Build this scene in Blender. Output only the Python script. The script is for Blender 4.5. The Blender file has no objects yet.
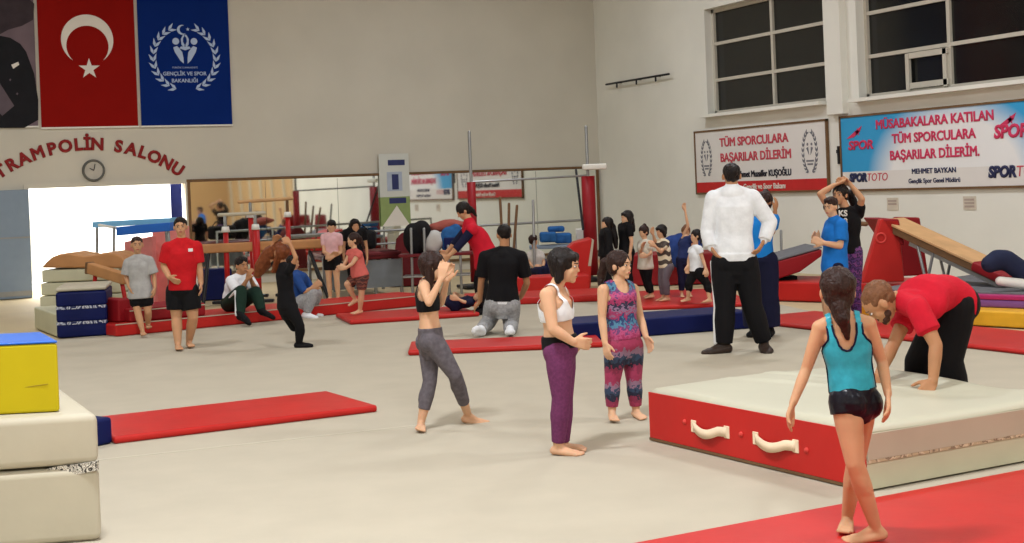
import bpy, bmesh, math, random
from mathutils import Vector, Matrix
random.seed(7)
SC = bpy.context.scene
COL = SC.collection
PI = math.pi

# ------------------------------------------------------------------ camera
FPX = 1400.0            # focal length in pixels (frame 1024 x 543)
CU, CV = 512.0, 187.0   # principal point (the frame is a crop, horizon above its middle)
ROLL = math.atan(0.039)
YAW = math.radians(25.0)
EYE = 1.70
cr, sr = math.cos(ROLL), math.sin(ROLL)
RV = Vector((math.cos(YAW), -math.sin(YAW), 0)); FV = Vector((math.sin(YAW), math.cos(YAW), 0)); UP = Vector((0, 0, 1))
cam = bpy.data.cameras.new('camera'); camo = bpy.data.objects.new('camera', cam); COL.objects.link(camo)
cam.sensor_width = 36; cam.lens = 36 * FPX / 1024; cam.shift_y = -(271.5 - CV) / 1024; cam.clip_end = 200
_x = RV * cr - UP * sr; _y = RV * sr + UP * cr; _z = _x.cross(_y)
M = Matrix((( _x.x, _y.x, _z.x, 0), (_x.y, _y.y, _z.y, 0), (_x.z, _y.z, _z.z, EYE), (0, 0, 0, 1)))
camo.matrix_world = M
SC.camera = camo

def lev(u, v):
    dx, dy = u - CU, CV - v
    return dx * cr + dy * sr, -dx * sr + dy * cr
def W(x, d, z): return RV * x + FV * d + UP * z            # level camera frame -> world
def P(u, v, d):
    a, b = lev(u, v); return W(a * d / FPX, d, EYE + b * d / FPX)
def G(u, v, z=0.0):
    a, b = lev(u, v); d = (z - EYE) * FPX / b
    return W(a * d / FPX, d, z)
def D(u, v, z=0.0): return (z - EYE) * FPX / lev(u, v)[1]   # depth of a ground pixel
def ZAT(u, v, d): return P(u, v, d).z
def onY(u, v, Y):
    p = P(u, v, 1) - W(0, 0, EYE); t = Y / p.y; return p * t + Vector((0, 0, EYE))
def onX(u, v, X):
    p = P(u, v, 1) - W(0, 0, EYE); t = X / p.x; return p * t + Vector((0, 0, EYE))
YB = G(35, 297).y
XR = onY(600, 180, YB).x

# ------------------------------------------------------------------ world, exposure, lamps
SC.view_settings.view_transform = 'Standard'; SC.view_settings.look = 'None'
SC.view_settings.exposure = 0.0; SC.view_settings.gamma = 1.0; SC.view_settings.use_curve_mapping = False
wd = bpy.data.worlds.new('world'); SC.world = wd; wd.use_nodes = True
wd.node_tree.nodes['Background'].inputs[0].default_value = (0.01, 0.012, 0.02, 1)
wd.node_tree.nodes['Background'].inputs[1].default_value = 0.4
CEIL = 7.6
XL, YF = -5.5, -7.0
def area(loc, sx, sy, watt, col=(.92, .965, 1.02), rot=(0, 0, 0), name='ceiling_lamp_light'):
    l = bpy.data.lights.new(name, 'AREA'); l.shape = 'RECTANGLE'; l.size = sx; l.size_y = sy
    l.energy = watt; l.color = col
    o = bpy.data.objects.new(name, l); COL.objects.link(o); o.location = loc; o.rotation_euler = rot
    return o
LAMPW = 430
for lx, ly, pw in ((.8, -2.0, 1.4), (10.2, -2.0, .6), (.8, 6.0, 1.28), (10.2, 6.0, .58), (.8, 14.0, .50), (10.2, 14.0, .52), (.8, 21.5, .34), (10.2, 21.5, .42)):
    area((lx, ly, CEIL - .25), 1.1, .6, LAMPW * pw)

# ------------------------------------------------------------------ materials
def lin(c):
    r = []
    for v in c[:3]:
        v = v / 255.0
        r.append(v / 12.92 if v <= .04045 else ((v + .055) / 1.055) ** 2.4)
    return (r[0], r[1], r[2], 1)
_mats = {}
def mat(name, rgb, rough=.6, var=.08, vs=6.0, bump=0.0, bs=30.0, metal=0.0, spec=.22, sheen=0.0, sss=0.0):
    if name in _mats: return _mats[name]
    m = bpy.data.materials.new(name); m.use_nodes = True; nt = m.node_tree; b = nt.nodes['Principled BSDF']
    b.inputs['Roughness'].default_value = rough; b.inputs['Metallic'].default_value = metal
    b.inputs['Specular IOR Level'].default_value = spec
    if sheen: b.inputs['Sheen Weight'].default_value = sheen
    if sss:
        b.inputs['Subsurface Weight'].default_value = sss; b.inputs['Subsurface Scale'].default_value = .01
    c = lin(rgb)
    tc = nt.nodes.new('ShaderNodeTexCoord')
    n = nt.nodes.new('ShaderNodeTexNoise'); n.inputs['Scale'].default_value = vs; n.inputs['Detail'].default_value = 4
    nt.links.new(tc.outputs['Object'], n.inputs['Vector'])
    rp = nt.nodes.new('ShaderNodeValToRGB')
    rp.color_ramp.elements[0].position = .3; rp.color_ramp.elements[1].position = .7
    rp.color_ramp.elements[0].color = tuple(x * (1 - var) for x in c[:3]) + (1,)
    rp.color_ramp.elements[1].color = tuple(min(1, x * (1 + var)) for x in c[:3]) + (1,)
    nt.links.new(n.outputs['Fac'], rp.inputs['Fac']); nt.links.new(rp.outputs['Color'], b.inputs['Base Color'])
    if bump:
        n2 = nt.nodes.new('ShaderNodeTexNoise'); n2.inputs['Scale'].default_value = bs; n2.inputs['Detail'].default_value = 3
        nt.links.new(tc.outputs['Object'], n2.inputs['Vector'])
        bp = nt.nodes.new('ShaderNodeBump'); bp.inputs['Strength'].default_value = bump; bp.inputs['Distance'].default_value = .02
        nt.links.new(n2.outputs['Fac'], bp.inputs['Height']); nt.links.new(bp.outputs['Normal'], b.inputs['Normal'])
    _mats[name] = m; return m
def bands(name, cols, period=.1, axis='Z', noise=.0, rough=.7, scale_noise=25, interp='CONSTANT', wave=0.0, offset=0.0):
    """repeating bands of colour along an object axis, broken up by noise (fabric prints)"""
    if name in _mats: return _mats[name]
    m = bpy.data.materials.new(name); m.use_nodes = True; nt = m.node_tree; b = nt.nodes['Principled BSDF']
    b.inputs['Roughness'].default_value = rough
    tc = nt.nodes.new('ShaderNodeTexCoord'); sp = nt.nodes.new('ShaderNodeSeparateXYZ')
    nt.links.new(tc.outputs['Object'], sp.inputs[0])
    n = nt.nodes.new('ShaderNodeTexNoise'); n.inputs['Scale'].default_value = scale_noise; n.inputs['Detail'].default_value = 2
    nt.links.new(tc.outputs['Object'], n.inputs['Vector'])
    def mth(op, a, bb):
        q = nt.nodes.new('ShaderNodeMath'); q.operation = op
        for i, s in enumerate((a, bb)):
            if isinstance(s, (int, float)): q.inputs[i].default_value = s
            else: nt.links.new(s, q.inputs[i])
        return q.outputs[0]
    z = mth('ADD', mth('DIVIDE', sp.outputs[axis], period), offset)
    z = mth('ADD', z, mth('MULTIPLY', mth('SUBTRACT', n.outputs['Fac'], .5), noise))
    if wave:
        z = mth('ADD', z, mth('MULTIPLY', mth('SINE', mth('MULTIPLY', sp.outputs['X'], 60), 0), wave))
    f = mth('FRACT', z, 0)
    rp = nt.nodes.new('ShaderNodeValToRGB'); rp.color_ramp.interpolation = interp
    e = rp.color_ramp.elements
    e[0].position = 0; e[0].color = lin(cols[0]); e[1].position = 1 / len(cols); e[1].color = lin(cols[1])
    for i in range(2, len(cols)):
        q = e.new(i / len(cols)); q.color = lin(cols[i])
    nt.links.new(f, rp.inputs['Fac']); nt.links.new(rp.outputs['Color'], b.inputs['Base Color'])
    _mats[name] = m; return m
def emis(name, rgb, s):
    m = bpy.data.materials.new(name); m.use_nodes = True; b = m.node_tree.nodes['Principled BSDF']
    b.inputs['Emission Color'].default_value = lin(rgb); b.inputs['Emission Strength'].default_value = s
    return m

# ------------------------------------------------------------------ mesh helpers
class MB:
    def __init__(s): s.v = []; s.f = []; s.mi = []; s.cur = 0
    def add(s, vs, fs):
        k = len(s.v); s.v += [Vector(p) for p in vs]; s.f += [tuple(i + k for i in f) for f in fs]; s.mi += [s.cur] * len(fs)
        return s
    def box(s, c, size, ax=None):
        ax = ax or (Vector((1, 0, 0)), Vector((0, 1, 0)), Vector((0, 0, 1)))
        c = Vector(c); h = [q / 2 for q in size]; vs = []
        for z in (-1, 1):
            for x, y in ((-1, -1), (1, -1), (1, 1), (-1, 1)):
                vs.append(c + ax[0] * x * h[0] + ax[1] * y * h[1] + ax[2] * z * h[2])
        return s.add(vs, [(3, 2, 1, 0), (4, 5, 6, 7), (0, 1, 5, 4), (1, 2, 6, 5), (2, 3, 7, 6), (3, 0, 4, 7)])
    def prism(s, pts, dirv):
        """polygon pts extruded by dirv"""
        n = len(pts); pts = [Vector(p) for p in pts]; dirv = Vector(dirv)
        vs = pts + [p + dirv for p in pts]
        fs = [tuple(range(n))[::-1], tuple(range(n, 2 * n))] + [(i, (i + 1) % n, n + (i + 1) % n, n + i) for i in range(n)]
        return s.add(vs, fs)
    def quad(s, pts): return s.add(pts, [tuple(range(len(pts)))])
    def tube(s, p0, p1, r0, r1=None, c0=True, c1=True, n=14):
        p0 = Vector(p0); p1 = Vector(p1); r1 = r0 if r1 is None else r1
        d = p1 - p0
        if d.length < 1e-6: d = Vector((0, 0, 1e-4))
        d = d.normalized(); a = d.orthogonal().normalized(); b = d.cross(a)
        rings = []
        if c0:
            for k in range(1, 4): t = k / 4 * PI / 2; rings.append((p0 - d * r0 * math.cos(t), r0 * math.sin(t)))
        rings.append((p0, r0)); rings.append((p1, r1))
        if c1:
            for k in range(3, 0, -1): t = k / 4 * PI / 2; rings.append((p1 + d * r1 * math.cos(t), r1 * math.sin(t)))
        vs = []; fs = []
        for c, r in rings:
            for i in range(n):
                t = 2 * PI * i / n; vs.append(c + a * r * math.cos(t) + b * r * math.sin(t))
        for k in range(len(rings) - 1):
            for i in range(n):
                j = (i + 1) % n; fs.append((k * n + i, k * n + j, (k + 1) * n + j, (k + 1) * n + i))
        q = len(vs); vs += [p0 - d * (r0 if c0 else 0), p1 + d * (r1 if c1 else 0)]; e = (len(rings) - 1) * n
        for i in range(n):
            j = (i + 1) % n; fs.append((q, j, i)); fs.append((q + 1, e + i, e + j))
        return s.add(vs, fs)
    def chain(s, pts, rad, n=10):
        for i in range(len(pts) - 1):
            s.tube(pts[i], pts[i + 1], rad[i], rad[i + 1], n=n)
        return s
    def ell(s, c, ax, r, nu=20, nv=12):
        c = Vector(c); vs = []; fs = []
        for k in range(1, nv):
            t = PI * k / nv
            for i in range(nu):
                p = 2 * PI * i / nu
                vs.append(c + ax[0] * r[0] * math.sin(t) * math.cos(p) + ax[1] * r[1] * math.sin(t) * math.sin(p) + ax[2] * r[2] * math.cos(t))
        for k in range(nv - 2):
            for i in range(nu):
                j = (i + 1) % nu; fs.append((k * nu + i, (k + 1) * nu + i, (k + 1) * nu + j, k * nu + j))
        q = len(vs); vs += [c + ax[2] * r[2], c - ax[2] * r[2]]; e = (nv - 2) * nu
        for i in range(nu):
            j = (i + 1) % nu; fs.append((q, i, j)); fs.append((q + 1, e + j, e + i))
        return s.add(vs, fs)
    def loft(s, rings):
        n = len(rings[0]); vs = [p for r in rings for p in r]; fs = []
        for k in range(len(rings) - 1):
            for i in range(n):
                j = (i + 1) % n; fs.append((k * n + i, k * n + j, (k + 1) * n + j, (k + 1) * n + i))
        fs.append(tuple(range(n))[::-1]); e = (len(rings) - 1) * n; fs.append(tuple(range(e, e + n)))
        return s.add(vs, fs)
    def mesh(s, name, origin=None):
        o = origin or Vector((0, 0, 0)); me = bpy.data.meshes.new(name)
        me.from_pydata([v - o for v in s.v], [], s.f)
        for i, p in enumerate(me.polygons): p.material_index = s.mi[i]
        return me

def props(o, label=None, cat=None, group=None, kind=None):
    if label: o['label'] = label
    if cat: o['category'] = cat
    if group: o['group'] = group
    if kind: o['kind'] = kind
    return o
def empty(name, loc, label=None, cat=None, group=None, kind=None):
    o = bpy.data.objects.new(name, None); COL.objects.link(o); o.location = loc; o.empty_display_size = .2
    o['_o'] = 1; del o['_o']
    return props(o, label, cat, group, kind)
def fixn(me):
    bm = bmesh.new(); bm.from_mesh(me); bmesh.ops.recalc_face_normals(bm, faces=bm.faces); bm.to_mesh(me); bm.free()
def obj(name, mb, mats, parent=None, smooth=False, bevel=0, seg=2, label=None, cat=None, group=None, kind=None, origin=None, fix=True):
    """link the collected shapes as ONE mesh object; shapes are in world space, the mesh is stored about its origin"""
    if parent is not None:
        org = Vector((0, 0, 0)); p = parent
        while p is not None: org += Vector(p.location); p = p.parent
        origin = origin or org; loc = Vector(origin) - org
    else:
        if origin is None:
            vs = mb.v; origin = Vector((sum(v.x for v in vs) / len(vs), sum(v.y for v in vs) / len(vs), min(v.z for v in vs)))
        loc = origin
    me = mb.mesh(name, Vector(origin))
    if fix: fixn(me)
    for m in (mats if isinstance(mats, (list, tuple)) else [mats]): me.materials.append(m)
    o = bpy.data.objects.new(name, me); COL.objects.link(o); o.location = loc; o.parent = parent
    if smooth:
        for p in me.polygons: p.use_smooth = True
    if bevel:
        b = o.modifiers.new('bevel', 'BEVEL'); b.width = bevel; b.segments = seg; b.limit_method = 'ANGLE'; b.angle_limit = .6
        for p in me.polygons: p.use_smooth = True
        w = o.modifiers.new('wn', 'WEIGHTED_NORMAL'); w.keep_sharp = True
    return props(o, label, cat, group, kind)
def remeshed(mb, voxel, smooth_it, origin):
    """union of all the shapes as one continuous skin"""
    me = mb.mesh('tmp', origin); fixn(me)
    t = bpy.data.objects.new('tmp', me); COL.objects.link(t)
    r = t.modifiers.new('r', 'REMESH'); r.mode = 'VOXEL'; r.voxel_size = voxel; r.use_smooth_shade = True
    if smooth_it:
        s = t.modifiers.new('s', 'SMOOTH'); s.factor = .5; s.iterations = smooth_it
    dg = bpy.context.evaluated_depsgraph_get(); dg.update()
    out = bpy.data.meshes.new_from_object(t.evaluated_get(dg))
    bpy.data.objects.remove(t); bpy.data.meshes.remove(me)
    return out
def skinobj(name, mb, m, parent, voxel, it=3, label=None):
    org = Vector(parent.location) if parent.parent is None else Vector(parent.location) + Vector(parent.parent.location)
    me = remeshed(mb, voxel, it, org); me.name = name
    me.materials.clear(); me.materials.append(m)
    for p in me.polygons: p.use_smooth = True; p.material_index = 0
    o = bpy.data.objects.new(name, me); COL.objects.link(o); o.parent = parent
    return props(o, label)
def text(name, s, m, parent, origin, ax, ay, size, align='CENTER', bold=0.0, depth=.004, sx=1.0, shear=0.0):
    """lettering as a mesh: origin = baseline point, ax / ay = reading and up directions"""
    cu = bpy.data.curves.new(name, 'FONT'); cu.body = s; cu.size = size; cu.align_x = align; cu.extrude = depth
    cu.bevel_depth = max(0, bold); cu.bevel_resolution = 0; cu.shear = shear; cu.resolution_u = 3
    t = bpy.data.objects.new('tmp', cu); COL.objects.link(t)
    dg = bpy.context.evaluated_depsgraph_get(); dg.update()
    me = bpy.data.meshes.new_from_object(t.evaluated_get(dg)); bpy.data.objects.remove(t)
    me.name = name; me.materials.clear(); me.materials.append(m)
    ax = Vector(ax); ay = Vector(ay); az = ax.cross(ay); org = Vector((0, 0, 0)); p = parent
    while p is not None: org += Vector(p.location); p = p.parent
    base = Vector(origin)
    for v in me.vertices:
        c = v.co.copy(); v.co = base + ax * c.x * sx + ay * c.y + az * c.z - org
    o = bpy.data.objects.new(name, me); COL.objects.link(o); o.parent = parent
    return o

# ------------------------------------------------------------------ people
SKIN = mat('skin', (196, 148, 112), rough=.55, var=.06, vs=9, sss=.12)
SKIN2 = mat('skin_tan', (180, 130, 94), rough=.55, var=.06, vs=9, sss=.1)
SKIN3 = mat('skin_pale', (212, 166, 132), rough=.55, var=.05, vs=9, sss=.12)
HAIR = mat('hair_black', (26, 19, 18), rough=.45, var=.25, vs=40, bump=.4, bs=80)
HAIRB = mat('hair_brown', (46, 27, 22), rough=.45, var=.25, vs=40, bump=.4, bs=80)
HAIRL = mat('hair_light_brown', (118, 78, 52), rough=.5, var=.2, vs=40, bump=.4, bs=80)
EYEM = mat('eye_dark', (25, 18, 15), rough=.2, var=0); EYEW = mat('eye_white', (215, 205, 198), rough=.3, var=0)
LIP = mat('lip', (165, 85, 78), rough=.5, var=.03)

def cf(x, d): return RV * x + FV * d          # camera-frame direction on the ground
class Person:
    """skeleton from pixel positions at real depths; body, clothes and hair are grown on it"""
    def __init__(s, gu, gv, H, face, label, gz=0.0, skin=SKIN, build=1.0, head=None, hface=None, pitch=0, tilt=0,
                 j=None, voxel=.0085, flat=None, feet='bare', cat='person', group=None, bow=0.0, hh=None, lean=0):
        s.H = H; s.k = build; s.vx = voxel; s.gz = gz
        s.d0 = D(gu, gv, gz); base = G(gu, gv, gz); s.base = base
        f = math.radians(face); s.fwd = cf(math.sin(f), -math.cos(f)); s.rt = cf(-math.cos(f), -math.sin(f))
        T = {}
        def put(n, r, fw, z): T[n] = base + s.rt * r * H + s.fwd * fw * H + UP * z * H
        for sd, n in ((1, 'R'), (-1, 'L')):
            put('hip' + n, sd * .052, 0, .515); put('kn' + n, sd * .055, .01, .28); put('an' + n, sd * .055, -.01, .045)
            put('sh' + n, sd * .108, 0, .80); put('el' + n, sd * .135, -.01, .625); put('wr' + n, sd * .14, .02, .485); put('ha' + n, sd * .14, .035, .40)
        put('nk', 0, 0, .835); put('hd', 0, .012, .925)
        j = j or {}
        for n, q in j.items():
            if n.startswith('to'): continue
            u, v = q[0], q[1]; t = T[n]
            dt = t.dot(FV)
            d = s.d0 + q[2] if len(q) > 2 else dt
            if v is None:
                zz = t.z; a = lev(u, 300)[0]
                # solve v so that the point keeps its height
                b = (zz - EYE) * FPX / d; vv = CV - (b + (u - CU) * sr) / cr
                T[n] = P(u, vv, d); T[n].z = zz
            else: T[n] = P(u, v, d)
        if 'shR' in j and 'nk' not in j: T['nk'] = (T['shR'] + T['shL']) / 2 + UP * .035 * H
        for n in 'RL':
            a = T['an' + n]
            if 'to' + n in j:
                q = j['to' + n]
                if q[1] is None:
                    d = s.d0 + q[2]; b = (gz + .014 * H - EYE) * FPX / d; vv = CV - (b + (q[0] - CU) * sr) / cr; t = P(q[0], vv, d)
                else: t = P(q[0], q[1], s.d0 + q[2])
                t = a + (t - a).normalized() * .118 * H
            else: t = a + s.fwd * .11 * H - UP * .034 * H
            T['to' + n] = t
        s.T = T
        s.root = empty('person', base, label, cat, group)
        s.hh = hh or (.16 * H if H < 1.45 else .135 * H)
        s.pel = (T['hipR'] + T['hipL']) / 2; s.chs = (T['shR'] + T['shL']) / 2
        s.bow = bow
        # head frame
        hf = math.radians(face if hface is None else hface); pt = math.radians(pitch)
        fwd0 = cf(math.sin(hf), -math.cos(hf)); s.hr = cf(-math.cos(hf), -math.sin(hf))
        s.hf = fwd0 * math.cos(pt) + UP * math.sin(pt); s.hu = s.hr.cross(s.hf)
        if s.hu.dot(UP) < 0 and abs(pitch) < 90: s.hu = -s.hu
        if tilt:
            R = Matrix.Rotation(math.radians(tilt), 3, s.hf); s.hu = R @ s.hu; s.hr = R @ s.hr
        for n in (flat or {}): setattr(s, 'flat_' + n, Vector(flat[n]))
        b = MB(); s.body(b, feet)
        s.bodyo = skinobj('body', b, skin, s.root, voxel, 3)
    def ring(s, t, off=0.0, n=28):
        H, k, T = s.H, s.k, s.T
        up = (s.chs - s.pel).normalized(); L = (s.chs - s.pel).length
        hipax = (T['hipR'] - T['hipL']); shax = (T['shR'] - T['shL'])
        hw = max(hipax.length / 2, .035 * H); sw = max(shax.length / 2, .07 * H)
        tt = min(1, max(0, t)); lat = hipax.normalized() * (1 - tt) + shax.normalized() * tt; lat = (lat - up * lat.dot(up)).normalized()
        fr = up.cross(lat)
        tab = [(-.30, .20 * hw + .02 * H, .040 * H), (-.16, hw + .026 * H, .058 * H), (0, hw + .042 * H, .066 * H * k), (.2, hw + .034 * H, .064 * H * k),
               (.45, .077 * H * k, .055 * H * k), (.7, .086 * H * k, .062 * H * k), (.88, min(sw * .93, .105 * H * k), .062 * H * k), (1.0, sw * .86, .047 * H), (1.07, sw * .55, .04 * H), (1.14, .036 * H, .034 * H)]
        a = b = None
        if t <= tab[0][0]: a, b = tab[0][1:]
        for i in range(len(tab) - 1):
            if tab[i][0] <= t <= tab[i + 1][0]:
                q = (t - tab[i][0]) / (tab[i + 1][0] - tab[i][0]); q = q * q * (3 - 2 * q)
                a = tab[i][1] * (1 - q) + tab[i + 1][1] * q; b = tab[i][2] * (1 - q) + tab[i + 1][2] * q
        if a is None: a, b = tab[-1][1:]
        c = s.pel + (s.chs - s.pel) * t - fr * s.bow * 4 * tt * (1 - tt) - fr * .012 * H * math.sin(PI * min(1, max(0, t)))*0
        a += off; b += off; out = []
        for i in range(n):
            p = 2 * PI * i / n; cx, sy = math.cos(p), math.sin(p)
            e = 2.3
            out.append(c + lat * a * (abs(cx) ** (2 / e)) * (1 if cx > 0 else -1) + fr * b * (abs(sy) ** (2 / e)) * (1 if sy > 0 else -1))
        return out
    def torso(s, b, t0, t1, off=0.0, flare=0.0):
        ts = [t0 + (t1 - t0) * i / 16 for i in range(17)]
        b.loft([s.ring(t, off + flare * (1 - (t - t0) / (t1 - t0)) ** 1.5) for t in ts])
        return b
    def limb(s, b, pts, prof, s0, s1, off=0.0, capend=True, flare=0.0, capstart=True):
        """prof: list of (parameter 0..2, radius); pts: the three joints"""
        def at(q):
            i = 0 if q <= 1 else 1; r = q - i
            p = pts[i] * (1 - r) + pts[i + 1] * r
            for k in range(len(prof) - 1):
                if prof[k][0] <= q <= prof[k + 1][0]:
                    e = (q - prof[k][0]) / (prof[k + 1][0] - prof[k][0]); rr = prof[k][1] * (1 - e) + prof[k + 1][1] * e
            return p, rr
        qs = sorted(set([s0, s1] + [p[0] for p in prof if s0 < p[0] < s1] + ([1.0] if s0 < 1 < s1 else [])))
        for i in range(len(qs) - 1):
            p0, r0 = at(qs[i]); p1, r1 = at(qs[i + 1]); f0 = flare * (qs[i] - s0) / (s1 - s0); f1 = flare * (qs[i + 1] - s0) / (s1 - s0)
            b.tube(p0, p1, r0 + off + f0, r1 + off + f1, c0=capstart or i > 0, c1=capend or i < len(qs) - 2, n=18)
    def trap(s, b, off, reach=1.0):
        T, H = s.T, s.H; nb = s.chs * .22 + T['nk'] * .78
        for n in 'RL':
            e = nb * (1 - reach) + T['sh' + n] * reach
            b.tube(nb, e, .036 * H + off * .7, .036 * H * (1 - reach) + .0295 * H * reach + off * .9, n=16)
            b.tube(s.chs, s.chs * (1 - reach) + T['sh' + n] * reach, .040 * H + off * .7, .030 * H + off * .9, n=16)
    def armprof(s):
        H, k = s.H * s.k, 1; return [(0, .031 * H), (.45, .0275 * H), (1, .0215 * H), (1.3, .0225 * H), (2, .0155 * H)]
    def legprof(s):
        H = s.H * (.5 + .5 * s.k); return [(0, .056 * H), (.35, .053 * H), (1, .035 * H), (1.35, .036 * H), (2, .0215 * H)]
    def hand(s, b, n):
        T, H = s.T, s.H; w = T['wr' + n]; d = (T['ha' + n] - w).normalized(); L = .112 * H
        med = (T['shL'] - T['shR']).normalized() * (1 if n == 'R' else -1)
        nn = med - d * med.dot(d)
        if nn.length < .25: nn = UP - d * UP.dot(d)
        if nn.length < .1: nn = s.fwd - d * s.fwd.dot(d)
        nn = nn.normalized(); ac = d.cross(nn)
        fwd = s.fwd if abs(d.dot(s.fwd)) < .8 else UP
        if ac.dot(fwd) < 0: ac = -ac
        fl = getattr(s, 'flat_' + n, None)
        if fl is not None: nn = fl; ac = d.cross(nn).normalized()
        r = max(.0068 * H, s.vx * 1.15); c = .35 if fl is None else .08
        spread = 1.0 if fl is None else 1.7
        for o_, ln in ((.20, .40), (.07, .46), (-.07, .43), (-.19, .34)):
            k0 = w + ac * o_ * L * .5; kn = w + d * L * .5 + ac * o_ * L
            dd = (d * math.cos(c) + nn * math.sin(c) + ac * o_ * .35 * spread).normalized(); m = kn + dd * ln * L * .5
            dd2 = (d * math.cos(2 * c) + nn * math.sin(2 * c) + ac * o_ * .3 * spread).normalized(); e = m + dd2 * ln * L * .45
            b.chain([k0, kn, m, e], [r * 1.35, r * 1.3, r, r * .85], n=8)
        t0 = w + d * L * .1 + ac * L * .12; t1 = w + d * L * .32 + ac * L * .33 + nn * L * .08; t2 = t1 + (d * .8 + ac * .35 + nn * .2).normalized() * L * .27
        b.chain([t0, t1, t2], [r * 1.5, r * 1.15, r * .9], n=8)
    def foot(s, b, n, off=0.0, shoe=False):
        T, H = s.T, s.H; A = T['an' + n]; t = T['to' + n]; kn = T['kn' + n]
        fd = (t - A).normalized(); sh = (A - kn).normalized(); lat = fd.cross(sh)
        if lat.length < .1: lat = s.rt
        lat = lat.normalized(); flat = fd.copy()
        heel = A - Vector((fd.x, fd.y, 0)).normalized() * .02 * H - UP * .022 * H if abs(fd.z) < .6 else A - fd * .02 * H
        if heel.z < s.gz + .02 * H and abs(fd.z) < .6: heel.z = s.gz + .022 * H
        ball = heel * .22 + t * .78
        b.tube(A, heel, .021 * H + off, .021 * H + off); r = .0135 * H + off
        for q in (-1, 1):
            b.tube(heel + lat * q * .006 * H, ball + lat * q * .016 * H, .017 * H + off, r)
        b.tube(A - sh * .0, ball, .019 * H + off, r * .95)
        if not shoe:
            for i, (o_, e) in enumerate(((-.024, .86), (-.012, .97), (0, 1.0), (.012, 1.02), (.024, 1.03))):
                if n == 'L': pass
                side = 1 if lat.dot(s.T['hipL'] - s.T['hipR']) * (1 if n == 'R' else -1) > 0 else -1
                tip = heel * (1 - e) + t * e + lat * side * o_ * H
                b.tube(ball + lat * side * o_ * .8 * H, tip, max(.009 * H, s.vx), max(.0075 * H, s.vx * .95), n=8)
        else:
            b.tube(ball - lat * .012 * H, t - lat * .006 * H, r, r * .85); b.tube(ball + lat * .012 * H, t + lat * .006 * H, r, r * .85)
    def body(s, b, feet):
        T, H = s.T, s.H
        s.torso(b, -.30, 1.14)
        for n in 'RL':
            s.limb(b, [T['sh' + n], T['el' + n], T['wr' + n]], s.armprof(), 0, 2)
            s.limb(b, [T['hip' + n], T['kn' + n], T['an' + n]], s.legprof(), 0, 2)
            # calf and glute masses
            kn, an = T['kn' + n], T['an' + n]; sh = (an - kn).normalized(); bk = (kn - T['hip' + n]).cross(an - kn)
            fr = UP.cross(s.rt)
            th = (T['hip' + n] - kn).normalized(); back = ((an - kn).normalized() + th)
            back = -s.fwd if back.length < .3 else back.normalized()
            if back.dot((an - kn).normalized()) < 0: back = -back
            b.ell(kn * .68 + an * .32 - s.fwd * .008 * H, (s.rt, s.fwd, sh), (.030 * H, .034 * H, .075 * H), 14, 8)
            upv = (s.chs - s.pel).normalized(); lat = (T['hipR'] - T['hipL']).normalized(); frv = upv.cross(lat)
            b.ell(T['hip' + n] - frv * .022 * H - upv * .005 * H, (lat, frv, upv), (.048 * H, .05 * H, .056 * H), 14, 8)
            s.hand(b, n); s.foot(b, n, 0 if feet == 'bare' else .004, shoe=feet != 'bare')
        s.trap(b, 0)
        # neck and head
        b.tube(s.chs, T['nk'], .05 * H, .036 * H); b.tube(T['nk'], T['hd'] - s.hu * .02 * H - s.hf * .008 * H, .034 * H, .031 * H)
        c = T['hd']; q = s.hh / .22; R, F, U = s.hr, s.hf, s.hu; ax = (R, F, U); s.q = q
        b.ell(c + U * .022 * q - F * .008 * q, ax, (.074 * q, .092 * q, .088 * q))
        b.ell(c - U * .038 * q + F * .022 * q, ax, (.056 * q, .062 * q, .066 * q))
        b.ell(c - U * .088 * q + F * .058 * q, ax, (.022 * q, .02 * q, .02 * q))             # chin
        for e in (-1, 1):
            b.ell(c - U * .028 * q + F * .05 * q + R * e * .03 * q, ax, (.026 * q, .026 * q, .03 * q))   # cheek
            b.ell(c - U * .008 * q - F * .004 * q + R * e * .077 * q, (R, F, U), (.011 * q, .02 * q, .03 * q), 10, 8)  # ear
        b.ell(c + U * .022 * q + F * .076 * q, ax, (.045 * q, .012 * q, .012 * q), 12, 8)     # brow
        b.tube(c + U * .006 * q + F * .080 * q, c - U * .024 * q + F * (.094 if s.H < 1.5 else .100) * q, .007 * q, (.0095 if s.H < 1.5 else .0115) * q, n=10)  # nose
        b.ell(c - U * .058 * q + F * .076 * q, ax, (.024 * q, .013 * q, .014 * q), 12, 8)    # mouth mound
    def face(s, hair=HAIR):
        c = s.T['hd']; q = s.q; R, F, U = s.hr, s.hf, s.hu; ax = (R, F, U)
        for e in (-1, 1):
            m = MB(); p = c + U * .004 * q + F * .077 * q + R * e * .031 * q
            m.ell(p, ax, (.0125 * q, .008 * q, .0062 * q), 12, 8); m.cur = 1
            m.ell(p + F * .0035 * q, ax, (.0085 * q, .0065 * q, .0068 * q), 10, 8)
            obj('eye', m, [EYEW, EYEM], s.root, smooth=True)
            m = MB(); m.tube(c + U * .025 * q + F * .086 * q + R * e * .014 * q, c + U * .027 * q + F * .074 * q + R * e * .046 * q, .0045 * q, .003 * q, n=8)
            obj('eyebrow', m, hair, s.root, smooth=True)
        m = MB(); m.ell(c - U * .057 * q + F * .086 * q, ax, (.021 * q, .0055 * q, .007 * q), 12, 8)
        obj('mouth', m, LIP, s.root, smooth=True)
        return s
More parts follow.
